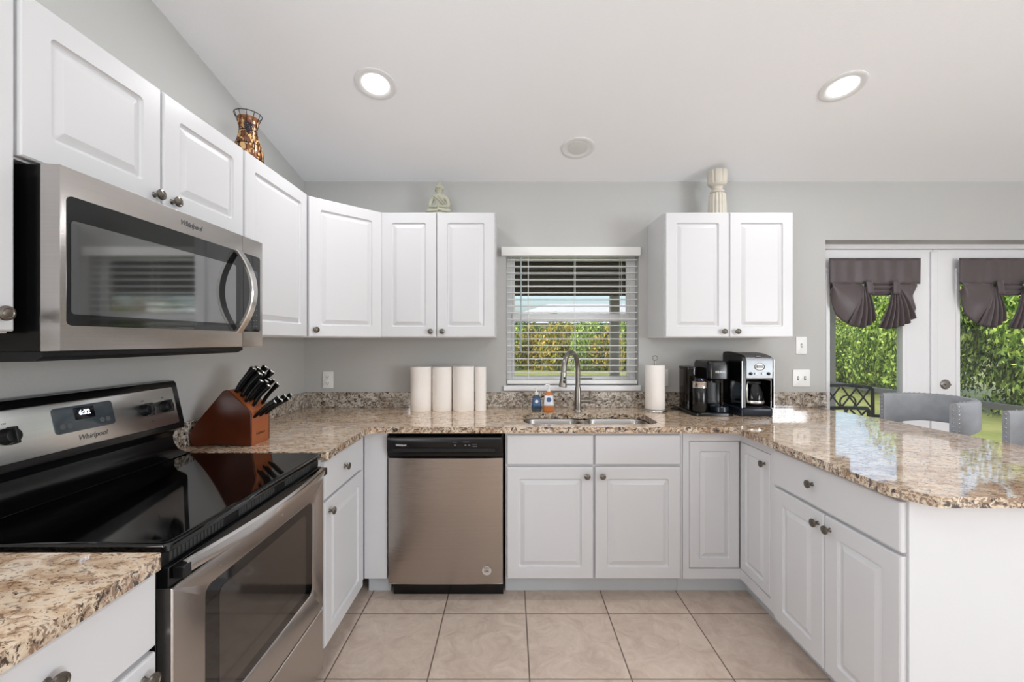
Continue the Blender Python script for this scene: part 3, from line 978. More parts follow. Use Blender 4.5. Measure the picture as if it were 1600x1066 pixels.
MB().box(.305, .345, -.3976, -.3972, .268, .292).build('display', M['display'], mwc)
b = MB()
for r_ in range(8):
    for c_ in range(3):
        b.box(.300 + c_ * .017, .308 + c_ * .017, -.3976, -.3972, .078 + r_ * .0215, .0805 + r_ * .0215)
b.build('key_marks', M['printgray'], mwc)
L = []
for k in range(21):
    a = k / 20
    z = .059 + .285 * a
    bow = .055 * (1 - abs(2 * a - 1) ** 2.0)
    y = -.398 - bow
    ang = math.atan(.055 * 4 * (2 * a - 1) / .285)
    n_ = Vector((0, -math.cos(ang), -math.sin(ang) * -1))
    xw = .016
    cx = .222
    c = Vector((cx, y, z))
    L.append([tuple(c + Vector((-xw, 0, 0))), tuple(c + Vector((xw, 0, 0))), tuple(c + Vector((xw, 0, 0)) + n_ * .008), tuple(c + Vector((xw * .8, 0, 0)) + n_ * .011), tuple(c + Vector((-xw * .8, 0, 0)) + n_ * .011), tuple(c + Vector((-xw, 0, 0)) + n_ * .008)])
MB().loops(L).build('handle', M['steel_smooth'], mwd)
text('lettering', 'Whirlpool', .021, M['printgray'], mwd, (.005, -.3956, .381), shear=.3, bold=.0004)

# ------------------------------------------------------------------ knife block and knives
t = thing('knife_block', 'cherry wood knife block on the counter beside the range', 'knife block', (-1.23, 1.862, .9145), 0)
pf = [(-1.096, .914), (-1.096, 1.050), (-1.100, 1.062), (-1.188, 1.148), (-1.204, 1.151), (-1.215, 1.147), (-1.25, 1.105), (-1.29, 1.058), (-1.325, 1.015), (-1.352, .975), (-1.355, .955), (-1.350, .925), (-1.338, .914), (-1.325, .914), (-1.28, .921), (-1.22, .923), (-1.17, .920), (-1.135, .914)]
LP = [(x + 1.23, z - .914) for x, z in pf]
MB().prism(LP, 'y', -.062, .062).build('body', M['woodlight'], t)
b = MB().prism(LP, 'y', -.070, -.0622).prism(LP, 'y', .0622, .070)
b.build('side_panel', M['wood'], t, bevel=.002)
text('lettering', 'Cuisinart', .018, M['printdark'], t, (.1345, 0, .045), (PI / 2, 0, PI / 2))
b = MB()
kn = []
for (s_, ys) in ((.12, (-.045, -.012, .022)), (.36, (-.04, -.005, .03)), (.60, (-.048, -.02, .012, .042)), (.84, (-.03, .035))):
    for y in ys:
        kn.append((s_, y))
for s_, y in kn:
    c = Vector((-1.188 + .088 * s_ + 1.23, y, 1.148 - .086 * s_ - .914))
b.bm.free()
KD = Vector((.60, 0, .80)).normalized()
def knife(name, label, grp, base, d, L, w, lean=0, cap=True):
    o = thing(name, label, 'knife', base, 0, grp)
    d = Vector(d).normalized()
    side = Vector((0, 1, 0))
    up = d.cross(side).normalized()
    secs = []
    for u, sx, sz, off in ((0, .55, .60, 0), (.10, .7, .8, 0), (.3, .85, .85, .002), (.55, .95, .80, .001), (.8, 1, .95, -.002), (.96, 1.0, 1.15, -.004), (1, .9, 1.1, -.004)):
        c = d * (L * u) + up * off
        secs.append([tuple(c + side * (w * .62 * sx * math.cos(2 * PI * k / 12)) + up * (w * sz * math.sin(2 * PI * k / 12))) for k in range(12)])
    h_ = MB().loops(secs).build('handle', M['handle'], o)
    if cap:
        c = d * L + up * -.004
        MB().loops([[tuple(c + d * q + side * (w * .62 * f * math.cos(2 * PI * k / 12)) + up * (w * 1.1 * f * math.sin(2 * PI * k / 12))) for k in range(12)] for q, f in ((.0002, .93), (.003, .9), (.0045, .6))]).build('end_cap', M['chromecap'], h_)
    MB().loops([[tuple(d * q + side * a * .0012 + up * bb_ * w * .55) for a, bb_ in ((-1, -1), (1, -1), (1, 1), (-1, 1))] for q in (-.012, .0)]).build('blade', M['steel_smooth'], o)
    return o
rnd = random.Random(4)
for i, (s_, y) in enumerate(kn):
    base = (-1.188 + .088 * s_ + .003, 1.862 + y, 1.148 - .086 * s_ + .004)
    row = ('highest row', 'second row', 'third row', 'lowest row of the sloped top')[[.12, .36, .60, .84].index(s_)]
    place = {(.12): ['nearest', 'middle', 'farthest'], (.36): ['nearest', 'middle', 'farthest'], (.60): ['nearest', 'second', 'third', 'farthest'], (.84): ['nearer', 'farther']}[s_]
    j = [k for k in kn if k[0] == s_].index((s_, y))
    L_ = .130 - .022 * (s_ > .5) + rnd.uniform(-.006, .006)
    knife('kitchen_knife', 'black-handled kitchen knife with steel cap, %s in the %s' % (place[j], row), 'knives in the block', base,
          (.60 + rnd.uniform(-.05, .05), rnd.uniform(-.05, .05), .80), L_, .0135 if s_ < .5 else .0105)
for i in range(6):
    y = -.052 + .0215 * i
    knife('steak_knife', 'black steak knife in the block front, %s from the camera side' % ('first', 'second', 'third', 'fourth', 'fifth', 'sixth')[i], 'steak knives in the block',
          (-1.0945, 1.862 + y, 1.034 + .010 * (i % 2)), (.80, .04 * (i - 2), .60 + .05 * (i % 2)), .116 + .004 * (i % 2), .0085)

# ------------------------------------------------------------------ paper towels
def roll(x, r, h, label, y0=2.656, core=True):
    o = thing('paper_towel_roll', label, 'paper towel roll', (x, y0 + r, .9145), 0, 'paper towel rolls')
    n = 40
    R_ = lambda k, a: a * (1 + .006 * math.sin(k * 1.7))
    pr_ = [(r * .97, 0), (r, .004), (r, h * .5), (r * .998, h - .003), (r * .985, h), (.021, h), (.021, h - .05), (.0208, h - .06)]
    MB().lathe(pr_, n=n, cap=True).build('sheets', M['paper'], o)
    MB().lathe([(.0205, h - .058), (.0205, h - .002), (.0195, h - .002), (.0195, h - .058)], n=24, cap=False).build('core', M['card'], o)
    return o
for (xa, xb, h, lb) in ((641.5, 675, .280, 'leftmost of the rolls standing together'), (675.5, 706.5, .279, 'second from left, narrower than its neighbours'), (707.5, 741, .283, 'third from left, the tallest'), (742.5, 759.5, .279, 'very thin, rightmost of the group')):
    r = (xb - xa) / 2 / 664 * 2.72
    x = ((xa + xb) / 2 - 798) / 664 * 2.715
    roll(x, r, h, 'white paper towel roll, ' + lb, 2.718 - r)

t = thing('paper_towel_holder', 'chrome paper towel stand with ring finial right of the sink', 'paper towel holder', (.919, 2.705, .9145), 0)
MB().lathe([(.076, 0), (.077, .003), (.075, .008), (.068, .010), (.01, .011)], n=40).build('base', M['steel_smooth'], t)
MB().cyl((0, 0, .011), (0, 0, .318), .0055).build('pole', M['nickel'], t)
MB().tube([(.0155 * math.cos(2 * PI * k / 20), 0, .334 + .0155 * math.sin(2 * PI * k / 20)) for k in range(20)], .0032, 8, closed=True).build('ring', M['nickel'], t)
o = thing('paper_towel_roll', 'white paper towel roll on the chrome stand right of the sink', 'paper towel roll', (.919, 2.705, .926), 0, 'paper towel rolls')
MB().loops([[(r * math.cos(2 * PI * k / 40), r * math.sin(2 * PI * k / 40), z) for k in range(40)] for r, z in ((.020, .0), (.058, 0), (.060, .003), (.060, .276), (.058, .279), (.020, .279), (.020, 0))], False, False).build('sheets', M['paper'], o)

# ------------------------------------------------------------------ soap bottles
def soap(x, y, w, d, hb_, m, label, lab, pump_h):
    t = thing('soap_bottle', label, 'soap bottle', (x, y, .9145), 0, 'soap bottles by the sink')
    b = MB()
    L = []
    for z, f in ((0, .88), (.004, .98), (hb_ * .1, 1.03), (hb_ * .35, 1.0), (hb_ * .7, .86), (hb_ * .86, .74), (hb_ * .95, .5), (hb_, .30)):
        L.append([(w / 2 * f * math.copysign(abs(math.cos(2 * PI * k / 24)) ** .7, math.cos(2 * PI * k / 24)), d / 2 * f * math.copysign(abs(math.sin(2 * PI * k / 24)) ** .7, math.sin(2 * PI * k / 24)), z) for k in range(24)])
    b.loops(L)
    bd = b.build('bottle', m, t)
    def lf(u, v):
        a = R(-150 + 120 * u)
        f = 1.02 - .18 * v
        return ((w / 2 * .99) * f * math.copysign(abs(math.cos(a)) ** .7, math.cos(a)), (d / 2 * 1.01 + .0004) * f * math.copysign(abs(math.sin(a)) ** .7, math.sin(a)), hb_ * (.30 + .5 * v))
    lb_ = MB().grid(lf, 10, 5).build('label', lab[0], bd, solid=.0006)
    MB().lathe([(.015 * lab[2], 0), (.015 * lab[2], .001)], (0, -d / 2 * .90 - .0012, hb_ * .60), (0, -1, .1), 20).build('badge', lab[1], lb_)
    b = MB().cyl((0, 0, hb_ - .001), (0, 0, hb_ + .014), .012).cyl((0, 0, hb_ + .013), (0, 0, hb_ + pump_h), .0045)
    b.cyl((0, 0, hb_ + pump_h), (0, 0, hb_ + pump_h + .009), .009)
    b.tube([(0, 0, hb_ + pump_h + .005), (-.018, -.01, hb_ + pump_h + .006), (-.030, -.018, hb_ + pump_h - .001)], [.006, .0045, .003])
    b.build('pump', M['cap'], t)
    return t
soap(.163, 2.69, .062, .045, .105, M['darksoap'], 'small dark soap bottle with blue label, left of the orange one', (M['labelblue'], M['labelwhite'], .7), .035)
soap(.238, 2.67, .070, .045, .128, M['orangesoap'], 'orange hand soap bottle with white pump beside the sink', (M['labelwhite'], M['labelblue'], 1), .034)

# ------------------------------------------------------------------ coffee makers
t = thing('pod_coffee_maker', 'black single-serve pod coffee maker with side water tank', 'coffee maker', (1.20, 2.62, .9145), 0)
b = MB()
L = lambda z, i: [(x, y, z) for x, y in rrect(-.125 + i, .125 - i, -.125 + i, .15 - i, .05, 6)]
b.loops([L(0, .003), L(.002, 0), L(.016, 0), L(.020, .004)])
b.build('base', M['black'], t)
b = MB()
L = lambda z, i: [(x, y, z) for x, y in rrect(-.015 + i, .115 - i, .015 + i, .145 - i, .025, 6)]
b.loops([L(.0205, .0), L(.24, 0)])
b.build('tower', M['black'], t)
b = MB()
L = lambda z, i: [(x, y, z) for x, y in rrect(-.018 + i, .118 - i, -.085 + i, .145 - i, .035, 8)]
b.loops([L(.212, .006), L(.218, 0), L(.300, 0), L(.318, .005), L(.323, .012)])
hd2 = b.build('brew_head', M['black'], t)
text('lettering', 'KEURIG', .017, M['printwhite'], hd2, (.050, -.0858, .258), bold=.0005)
MB().cyl((.05, -.04, .190), (.05, -.04, .2115), .022, .028).build('spout', M['blackmatte'], t)
MB().lathe([(.0, 0), (.048, 0), (.052, .004), (.052, .030), (.048, .034), (.0, .034)], (.058, -.06, .0205), n=32).build('drip_tray', M['navy'], t)
MB().box(-.018, -.0155, .0, .09, .03, .20).build('side_strip', M['navy'], t)
b = MB()
L = lambda z, i: [(x, y, z) for x, y in rrect(-.115 + i, -.030 - i, .01 + i, .14 - i, .03, 6)]
b.loops([L(.0208, 0), L(.272, 0), ], True, True)
tk = b.build('water_tank', M['smokeglass'], t)
b = MB(); b.loops([L(.2725, -.002), L(.282, -.002), L(.284, .002)]); b.build('tank_lid', M['black'], tk)
b = MB(); b.loops([L(.0212, .004), L(.05, .004)]); b.build('water', M['smokeglass'], tk)
o = thing('milk_frother', 'black milk frother cup with steel band, left of the pod machine', 'milk frother', (1.133, 2.545, .9352), 0)
MB().lathe([(.040, 0), (.042, .003), (.042, .142), (.041, .1435)], n=32).build('cup', M['black'], o)
MB().lathe([(.0425, .1445), (.0428, .176), (.044, .178), (.044, .181), (.040, .183), (.006, .184)], n=32).build('lid_band', M['steel_smooth'], o)
MB().lathe([(.030, .1845), (.030, .195), (.026, .20), (.0, .2005)], n=24).build('lid_knob', M['navy'], o)

t = thing('drip_coffee_maker', 'tall stainless drip coffee maker with glass carafe, rightmost on the counter', 'coffee maker', (1.447, 2.60, .9145), 0)
b = MB()
L = lambda z, i: [(x, y, z) for x, y in rrect(-.097 + i, .095 - i, -.110 + i, .115 - i, .018, 6)]
b.loops([L(0, .002), L(.003, 0), L(.044, 0), L(.050, .006)])
b.build('base', M['navy'], t)
b = MB().box(-.090, .088, .025, .112, .0502, .21)
b.build('rear_column', M['black'], t, bevel=.01)
# head: side profile extruded in x, slightly sloping top with rounded front
pf = [(-.098, .215), (-.108, .222), (-.110, .325), (-.104, .345), (-.085, .356), (-.02, .368), (.06, .374), (.105, .370), (.113, .355), (.113, .2105), (.0, .2105)]
hd3 = MB().prism(pf, 'x', -.068, .092).build('head', M['steel_cm'], t, bevel=.004)
MB().box(.0885, .0922, -.085, .113, .0505, .2095).build('right_panel', M['black'], t)
pfs = [(-.095, .0505), (-.112, .0505), (-.114, .325), (-.107, .349), (-.086, .361), (-.02, .373), (.06, .379), (.108, .376), (.118, .36), (.118, .0505), (.10, .0505), (.10, .2), (-.06, .2), (-.085, .19)]
MB().prism(pfs, 'x', -.092, -.0685).build('side_frame', M['black'], t, bevel=.003)
MB().prism([(y - .001, z) for y, z in pfs[:3]] + [(-.100, .325), (-.098, .0505)], 'x', -.0945, -.0922).build('side_trim', M['steel_smooth'], t)
MB().box(.0925, .0965, -.112, -.09, .0505, .335).build('side_rail', M['steel_smooth'], t, bevel=.0015)
b = MB().lathe([(.030, 0), (.030, .003), (.026, .004), (.025, .001)], (.012, -.1095, .293), (0, -1, 0), 32)
for v in b.bm.verts: v.co.z = .293 + (v.co.z - .293) * .72
b.build('display_bezel', M['nickel'], hd3)
MB().box(-.006, .030, -.1145, -.1125, .285, .301).build('clock_display', M['displaydark'], hd3, bevel=.001)
for x, r in ((-.040, .0085), (.064, .0085), (-.012, .006), (.028, .006)):
    MB().lathe([(r, 0), (r, .005), (r * .8, .006)], (x, -.1093, .252), (0, -1, 0), 20).build('button', M['displaydark'] if r > .007 else M['nickel'], hd3)
MB().box(-.006, .022, -.104, -.099, .350, .353).build('vent_slot', M['black'], hd3)
MB().lathe([(.070, .0505), (.070, .0545), (.06, .056)], (.015, -.035, 0), n=36).build('warming_plate', M['blackmatte'], t)
o = thing('coffee_carafe', 'empty glass coffee carafe inside the drip coffee maker', 'carafe', (1.447 + .015, 2.565, .9145 + .0565), 0)
gl = MB().loops([[(r * math.cos(2 * PI * k / 36), r * math.sin(2 * PI * k / 36), z) for k in range(36)] for r, z in ((.052, .0), (.060, .006), (.064, .03), (.062, .06), (.052, .10), (.042, .122), (.040, .13))], True, False).build('glass', M['carafe'], o)
MB().lathe([(.041, .1305), (.043, .134), (.043, .143), (.035, .148), (.004, .149)], n=32).build('lid', M['blackmatte'], o)
MB().loops([[(r * math.cos(2 * PI * k / 36), r * math.sin(2 * PI * k / 36), z) for k in range(36)] for r, z in ((.0652, .018), (.0660, .022), (.0660, .028), (.0645, .032))], False, False).build('steel_band', M['steel_smooth'], o)
ang = R(215)
hx, hy = math.cos(ang), math.sin(ang)
pp = [(.045, .138), (.075, .142), (.086, .13), (.088, .09), (.085, .05), (.078, .024), (.066, .022)]
L = []
for i, (r, z) in enumerate(pp):
    a, c = pp[max(i - 1, 0)], pp[min(i + 1, len(pp) - 1)]
    tt = Vector((c[0] - a[0], c[1] - a[1])).normalized()
    n_ = Vector((tt.y, -tt.x)) * .007
    wd = .011
    L.append([(hx * (r + n_.x * s1) - hy * wd * s2, hy * (r + n_.x * s1) + hx * wd * s2, z + n_.y * s1) for s1, s2 in ((-1, -1), (1, -1), (1, 1), (-1, 1))])
MB().loops(L).build('handle', M['steel_smooth'], o, bevel=.003)
cord = MB().tube([(1.30, 2.78, .919), (1.20, 2.81, .921), (1.12, 2.806, .922), (1.06, 2.79, .92), (1.04, 2.76, .919), (1.055, 2.745, .919), (1.09, 2.752, .919), (1.125, 2.77, .921), (1.09, 2.79, .927), (1.05, 2.80, .935)], .0035, 8).build('power_cord', M['blackmatte'])
tag(cord, 'thin black power cord looped behind the pod coffee maker', 'cord')

# ------------------------------------------------------------------ wall plates
def plate(x, z, w, h, kind, label, cat):
    t = thing('wall_' + ('outlet' if kind == 'outlet' else 'switch'), label, cat, (x, YB, z), 0)
    MB().rbox(-w / 2, w / 2, -h / 2, h / 2, -.0005, -.0065, .004, .003).build('plate', M['plate'], t)
    if kind == 'outlet':
        for dz in (-.022, .022):
            rc = MB().rbox(-.016, .016, dz - .014, dz + .014, -.0066, -.0085, .008, .001).build('receptacle', M['plate'], t)
            MB().box(-.0075, -.0055, -.0090, -.0084, dz - .003, dz + .006).box(.0055, .0075, -.0090, -.0084, dz - .003, dz + .006).cyl((0, -.0084, dz - .008), (0, -.0090, dz - .008), .0025, n=10).build('slots', M['slot'], rc)
    else:
        xs = (0,) if kind == 1 else (-.023, .023)
        for q in xs:
            MB().prism([(-.0066, -.008), (-.017, .006), (-.016, .010), (-.0066, .008)], 'x', q - .005, q + .005).build('toggle', M['plate'], t, bevel=.001)
            MB().box(q - .0065, q + .0065, -.0068, -.00655, -.0125, .0125).build('toggle_slot', M['slot'], t)
plate((512.5 - 798) / 233, 1.362 - 61.5 / 233, .072, .115, 'outlet', 'white wall outlet on the back wall near the left corner', 'outlet')
plate(1.020, 1.362 - 58 / 233, .072, .115, 'outlet', 'white wall outlet partly hidden behind the upright paper towel roll', 'outlet')
plate((1251.5 - 798) / 233, 1.362 - 8 / 233, .072, .115, 1, 'white single light switch right of the wall cabinet', 'light switch')
plate((1251.5 - 798) / 233, 1.362 - 59 / 233, .116, .115, 2, 'white double light switch above the backsplash', 'light switch')

# ------------------------------------------------------------------ window blind
t = thing('window_blind', 'white horizontal slat blind hanging in the kitchen window', 'blind', (.414, YB, 0), 0)
MB().rbox(-.476, .444, 1.923, 1.980, -.0005, -.045, .002, .003).build('valance', M['blind'], t)
b = MB()
for k in range(18):
    z = 1.905 - k * .0445
    b.prism([(.006, z + .0012), (.018, z + .0042), (.031, z + .0052), (.044, z + .0042), (.056, z + .0012), (.056, z - .0020), (.044, z + .0010), (.031, z + .0020), (.018, z + .0010), (.006, z - .0020)], 'x', -.438, .438)
b.build('slats', M['blind'], t)
MB().box(-.438, .438, .006, .056, 1.070, 1.095).build('bottom_rail', M['blind'], t, bevel=.003)
b = MB()
for x in (-.295, .02, .33):
    for y in (.004, .058):
        b.cyl((x, y, 1.095), (x, y, 1.98), .0011 if x != -.295 else .0016, n=6)
b.build('ladder_cord', M['blind'], t)
MB().cyl((-.345, -.006, 1.30), (-.345, -.006, 1.92), .004, n=6).cyl((-.345, -.006, 1.28), (-.345, -.006, 1.30), .005, n=6).build('tilt_wand', mat('clear_wand', (170, 184, 188), .2), t)

# ------------------------------------------------------------------ door curtains
def curtain(x0, label, flip=1):
    t = thing('tie_up_curtain', label, 'curtain', (x0, 2.982, 1.44), 0, 'curtains on the french doors')
    W_ = .632
    px = lambda u: u * W_ / 140.0          # photo pixels to metres across
    pz = lambda v: (515 - v) / 664 * 2.97  # height above the lower tip
    def band(u, v):
        x = W_ * u
        return (x, -.030 - .004 * math.sin(u * 17) * (1 - v) - .002 * math.sin(u * 40), pz(445) + (pz(404.5) - pz(445)) * v + .002 * math.sin(u * 9) * (1 - v))
    MB().grid(band, 40, 8).build('top_band', M['curtain'], t, solid=.004)
    # left bag + fan
    def patch(top, bot, nple, amp, y0=-.020, phase=0, depth=.02, pw=1.0):
        """ruled surface from curve top(u) to curve bot(u) with pleats growing downwards"""
        def f(u, v):
            a, c = top(u), bot(u)
            x = a[0] * (1 - v) + c[0] * v
            z = a[1] * (1 - v) + c[1] * v
            y = y0 - depth * math.sin(PI * min(1, v * .9 + .05)) - amp * (v ** pw + .15) * math.sin(u * nple * 2 * PI + phase)
            return (px(x), y, pz(z))
        return f
    lerp = lambda pts: (lambda u: tuple(pts[min(int(u * (len(pts) - 1)), len(pts) - 2)][k] + (pts[min(int(u * (len(pts) - 1)), len(pts) - 2) + 1][k] - pts[min(int(u * (len(pts) - 1)), len(pts) - 2)][k]) * (u * (len(pts) - 1) - min(int(u * (len(pts) - 1)), len(pts) - 2)) for k in (0, 1)))
    # outer side bag left
    top = lerp([(1, 440), (20, 441), (38, 442), (50, 444), (53, 447)])
    bot = lerp([(1.5, 455), (4, 476), (11, 492), (20, 502), (33, 509)])
    MB().grid(patch(top, bot, 1.5, .003, -.018, 0, .035), 30, 20).build('left_swag', M['curtain'], t, solid=.002)
    top = lerp([(49, 446), (52, 447), (55, 448), (57, 449)])
    bot = lerp([(27, 508), (42, 512), (54, 513), (64, 507), (71, 500)])
    MB().grid(patch(top, bot, 4.5, .014, -.026, .5, .022), 60, 18).build('left_tail', M['curtain'], t, solid=.002)
    # centre gathers between the straps
    def mid_(u, v):
        x = 55 + 45 * u
        z = 443 + (20 + 1.5 * math.sin(u * PI)) * v - 1.5
        return (px(x), -.020 - .008 * math.sin(v * PI * 6) - .012 * math.sin(v * PI), pz(z))
    MB().grid(mid_, 14, 30).build('centre_gather', M['curtain'], t, solid=.002)
    # right
    top = lerp([(97, 448), (100, 447), (103, 447), (106, 446)])
    bot = lerp([(73, 512), (88, 515), (103, 513), (120, 507), (134, 495)])
    MB().grid(patch(top, bot, 6.5, .014, -.026, 1.0, .022), 80, 18).build('right_tail', M['curtain'], t, solid=.002)
    top = lerp([(100, 444), (112, 441), (124, 441), (133, 441)])
    bot = lerp([(131, 489), (133.5, 482), (131, 474), (126, 466), (130, 456)])
    MB().grid(patch(top, bot, 1.5, .005, -.020, 0, .025), 24, 16).build('right_swag', M['curtain'], t, solid=.002)
    for xs in (52, 94):
        def st(u, v, xs=xs):
            return (px(xs + 10 * u + 3 * (1 - v) * (1 if xs < 70 else 0)), -.052 - .002 * math.sin(u * PI), pz(461) + (pz(440) - pz(461)) * v)
        MB().grid(st, 6, 6).build('strap', M['curtain'], t, solid=.003)
    MB().cyl((0.002, -.024, pz(406)), (W_ - .002, -.024, pz(406)), .006).build('rod', M['trimwhite'], t)
    return t
c1 = curtain(2.214, 'brown taffeta tie-up curtain on the left french door leaf')
c2 = copy_tree(c1)
c2.location.x = 3.116
c2['label'] = 'brown taffeta tie-up curtain on the right french door leaf, cut by the picture edge'

# ------------------------------------------------------------------ bar stools
def stool(name, loc, label):
    t = thing(name, label, 'bar stool', loc, 0, 'gray bar stools at the peninsula')
    # plan curve, opening towards -X, centred on origin
    cur = [(-.21, -.213), (-.10, -.190), (-.01, -.135), (.03, 0), (-.01, .135), (-.10, .190), (-.21, .213)]
    def cr(u):
        n = len(cur) - 1
        f = u * n; i = min(int(f), n - 1); s = f - i
        p = [Vector(cur[max(0, min(n, i + k))]) for k in (-1, 0, 1, 2)]
        return .5 * ((2 * p[1]) + (-p[0] + p[2]) * s + (2 * p[0] - 5 * p[1] + 4 * p[2] - p[3]) * s ** 2 + (-p[0] + 3 * p[1] - 3 * p[2] + p[3]) * s ** 3)
    secs = []
    NN = 40
    for k in range(NN + 1):
        u = k / NN
        c = cr(u); dd_ = (cr(min(1, u + .01)) - cr(max(0, u - .01))).normalized(); n_ = Vector((dd_.y, -dd_.x))
        w = .019
        zt = 1.036 + .010 * math.sin(PI * u)
        zb = .835 + .05 * math.sin(PI * u) ** .6
        row = []
        for (o_, zz) in ((w, zb + .012), (w, zt - .016), (w * .7, zt - .004), (0, zt), (-w * .7, zt - .004), (-w, zt - .016), (-w, zb + .012), (-w * .6, zb), (w * .6, zb)):
            q = c + n_ * o_
            row.append((q.x, q.y, zz))
        secs.append(row)
    bk = MB().loops(secs).build('backrest', M['stool'], t)
    nb = MB()
    for e_, sgn in ((0, -1), (1, 1)):
        c = cr(e_)
        for j in range(9):
            z = .850 + j * .021
            nb.sphere((c.x - .0015, c.y, z), .0042, .6, 1, 1, 8, 6)
            cc = c + (Vector((0, -.021)) if e_ == 0 else Vector((0, .021)))
            nb.sphere((cc.x + .012, cc.y + (.003 if e_ == 0 else -.003), z), .0042, 1, .6, 1, 8, 6)
    for k in range(2, 27):
        u = k / 28
        c = cr(u)
        nb.sphere((c.x, c.y, 1.036 + .010 * math.sin(PI * u) + .0005), .0042, 1, 1, .6, 8, 6)
    nb.build('nailheads', M['nail'], bk)
    b = MB()
    L = lambda z, i: [(x, y, z) for x, y in rrect(-.23 + i, .02 - i, -.195 + i, .195 - i, .05, 6)]
    b.loops([L(.585, .006), L(.592, 0), L(.64, 0), L(.655, .012), L(.66, .03)])
    b.build('seat', M['stool'], t)
    MB().box(-.215, .005, -.18, .18, .545, .5845).build('apron', M['blackwood'], t)
    for sy in (-1, 1):
        MB().tube([(-.20, .165 * sy, .5449), (-.225, .185 * sy, .0005)], [.02, .015], 8).build('leg', M['blackwood'], t)
        MB().tube([(-.01, .165 * sy, .5449), (.03, .185 * sy, .0005)], [.02, .015], 8).build('leg', M['blackwood'], t)
    b = MB().box(.008, .026, -.02, .02, .59, .90)
    b.build('back_post', M['blackwood'], t)
    b = MB().box(-.225, -.205, -.17, .17, .20, .225).box(.0, .02, -.17, .17, .26, .28)
    b.build('footrest', M['blackwood'], t)
    return t
s1 = stool('bar_stool', (2.51, 2.42, 0), 'gray linen bar stool with nailhead trim, farther one, wholly in view')
s2 = copy_tree(s1); s2.location = (2.51, 1.76, 0)
s2['label'] = 'gray linen bar stool with nailhead trim, nearer one, cut by right edge'

# ------------------------------------------------------------------ ornaments on the cabinets
t = thing('wire_vase', 'amber chip mosaic vase in dark wire frame on the left wall cabinets', 'vase', (-1.205, 1.95, 2.1275), 0)
vp = [(.045, .0), (.056, .03), (.060, .075), (.055, .115), (.043, .15), (.035, .185), (.035, .205), (.041, .235), (.052, .262), (.055, .27)]
def vr(z):
    for (r0, z0), (r1, z1) in zip(vp, vp[1:]):
        if z <= z1: return r0 + (r1 - r0) * (z - z0) / (z1 - z0)
    return vp[-1][0]
MB().lathe([(r * .93, z) for r, z in vp if z < .25] + [(.045, .25), (.040, .246), (.03, .2), (.03, .19)], n=30).build('liner', M['amber'], t)
rnd = random.Random(2)
ca, cb = MB(), MB()
for _ in range(330):
    z = rnd.uniform(.008, .235); a = rnd.uniform(0, 2 * PI); r = vr(z) * .955
    c = Vector((r * math.cos(a), r * math.sin(a), z)); n_ = Vector((math.cos(a), math.sin(a), 0)); s_ = Vector((-math.sin(a), math.cos(a), 0)); u_ = Vector((0, 0, 1))
    w = rnd.uniform(.006, .012); h = rnd.uniform(.008, .016); tw = rnd.uniform(-.5, .5)
    P = []
    for q in range(5):
        an = 2 * PI * q / 5 + tw
        P.append(c + s_ * w * math.cos(an) * rnd.uniform(.7, 1.1) + u_ * h * math.sin(an) * rnd.uniform(.7, 1.1))
    (ca if rnd.random() < (.7 if z < .16 else .35) else cb).loops([[tuple(p) for p in P], [tuple(p + n_ * .0025) for p in P]])
ca.build('light_chips', M['shell'], t); cb.build('dark_chips', M['darkshell'], t)
b = MB()
for k in range(11):
    a = 2 * PI * k / 11
    b.tube([(r * 1.03 * math.cos(a), r * 1.03 * math.sin(a), z) for r, z in vp], .0014, 6)
for z in (.004, .06, .125, .19, .268):
    r = vr(z) * 1.03
    b.tube([(r * math.cos(2 * PI * k / 30), r * math.sin(2 * PI * k / 30), z) for k in range(30)], .0018, 6, closed=True)
b.build('wire_frame', M['wire'], t)
b = MB()
gd = Vector((.55, -.83, 0)).normalized()
sd = Vector((.83, .55, 0))
for i, row_ in enumerate((4, 5, 4, 4, 3, 2, 1)):
    for j in range(row_):
        c = gd * (.043) + sd * ((j - (row_ - 1) / 2) * .0075) + Vector((0, 0, .215 - i * .0075))
        b.sphere(tuple(c), .0048, u=8, v=6)
b.build('grape_ornament', M['grape'], t)

t = thing('buddha_statue', 'small seated meditating stone figurine on the cabinet left of the window', 'figurine', (-.452, 2.69, 2.1275), 0)
b = MB()
b.lathe([(.082, 0), (.085, .006), (.083, .020), (.078, .030), (.074, .034)], n=36)
for v in b.bm.verts: v.co.y *= .72
b.build('pedestal', M['buddha'], t)
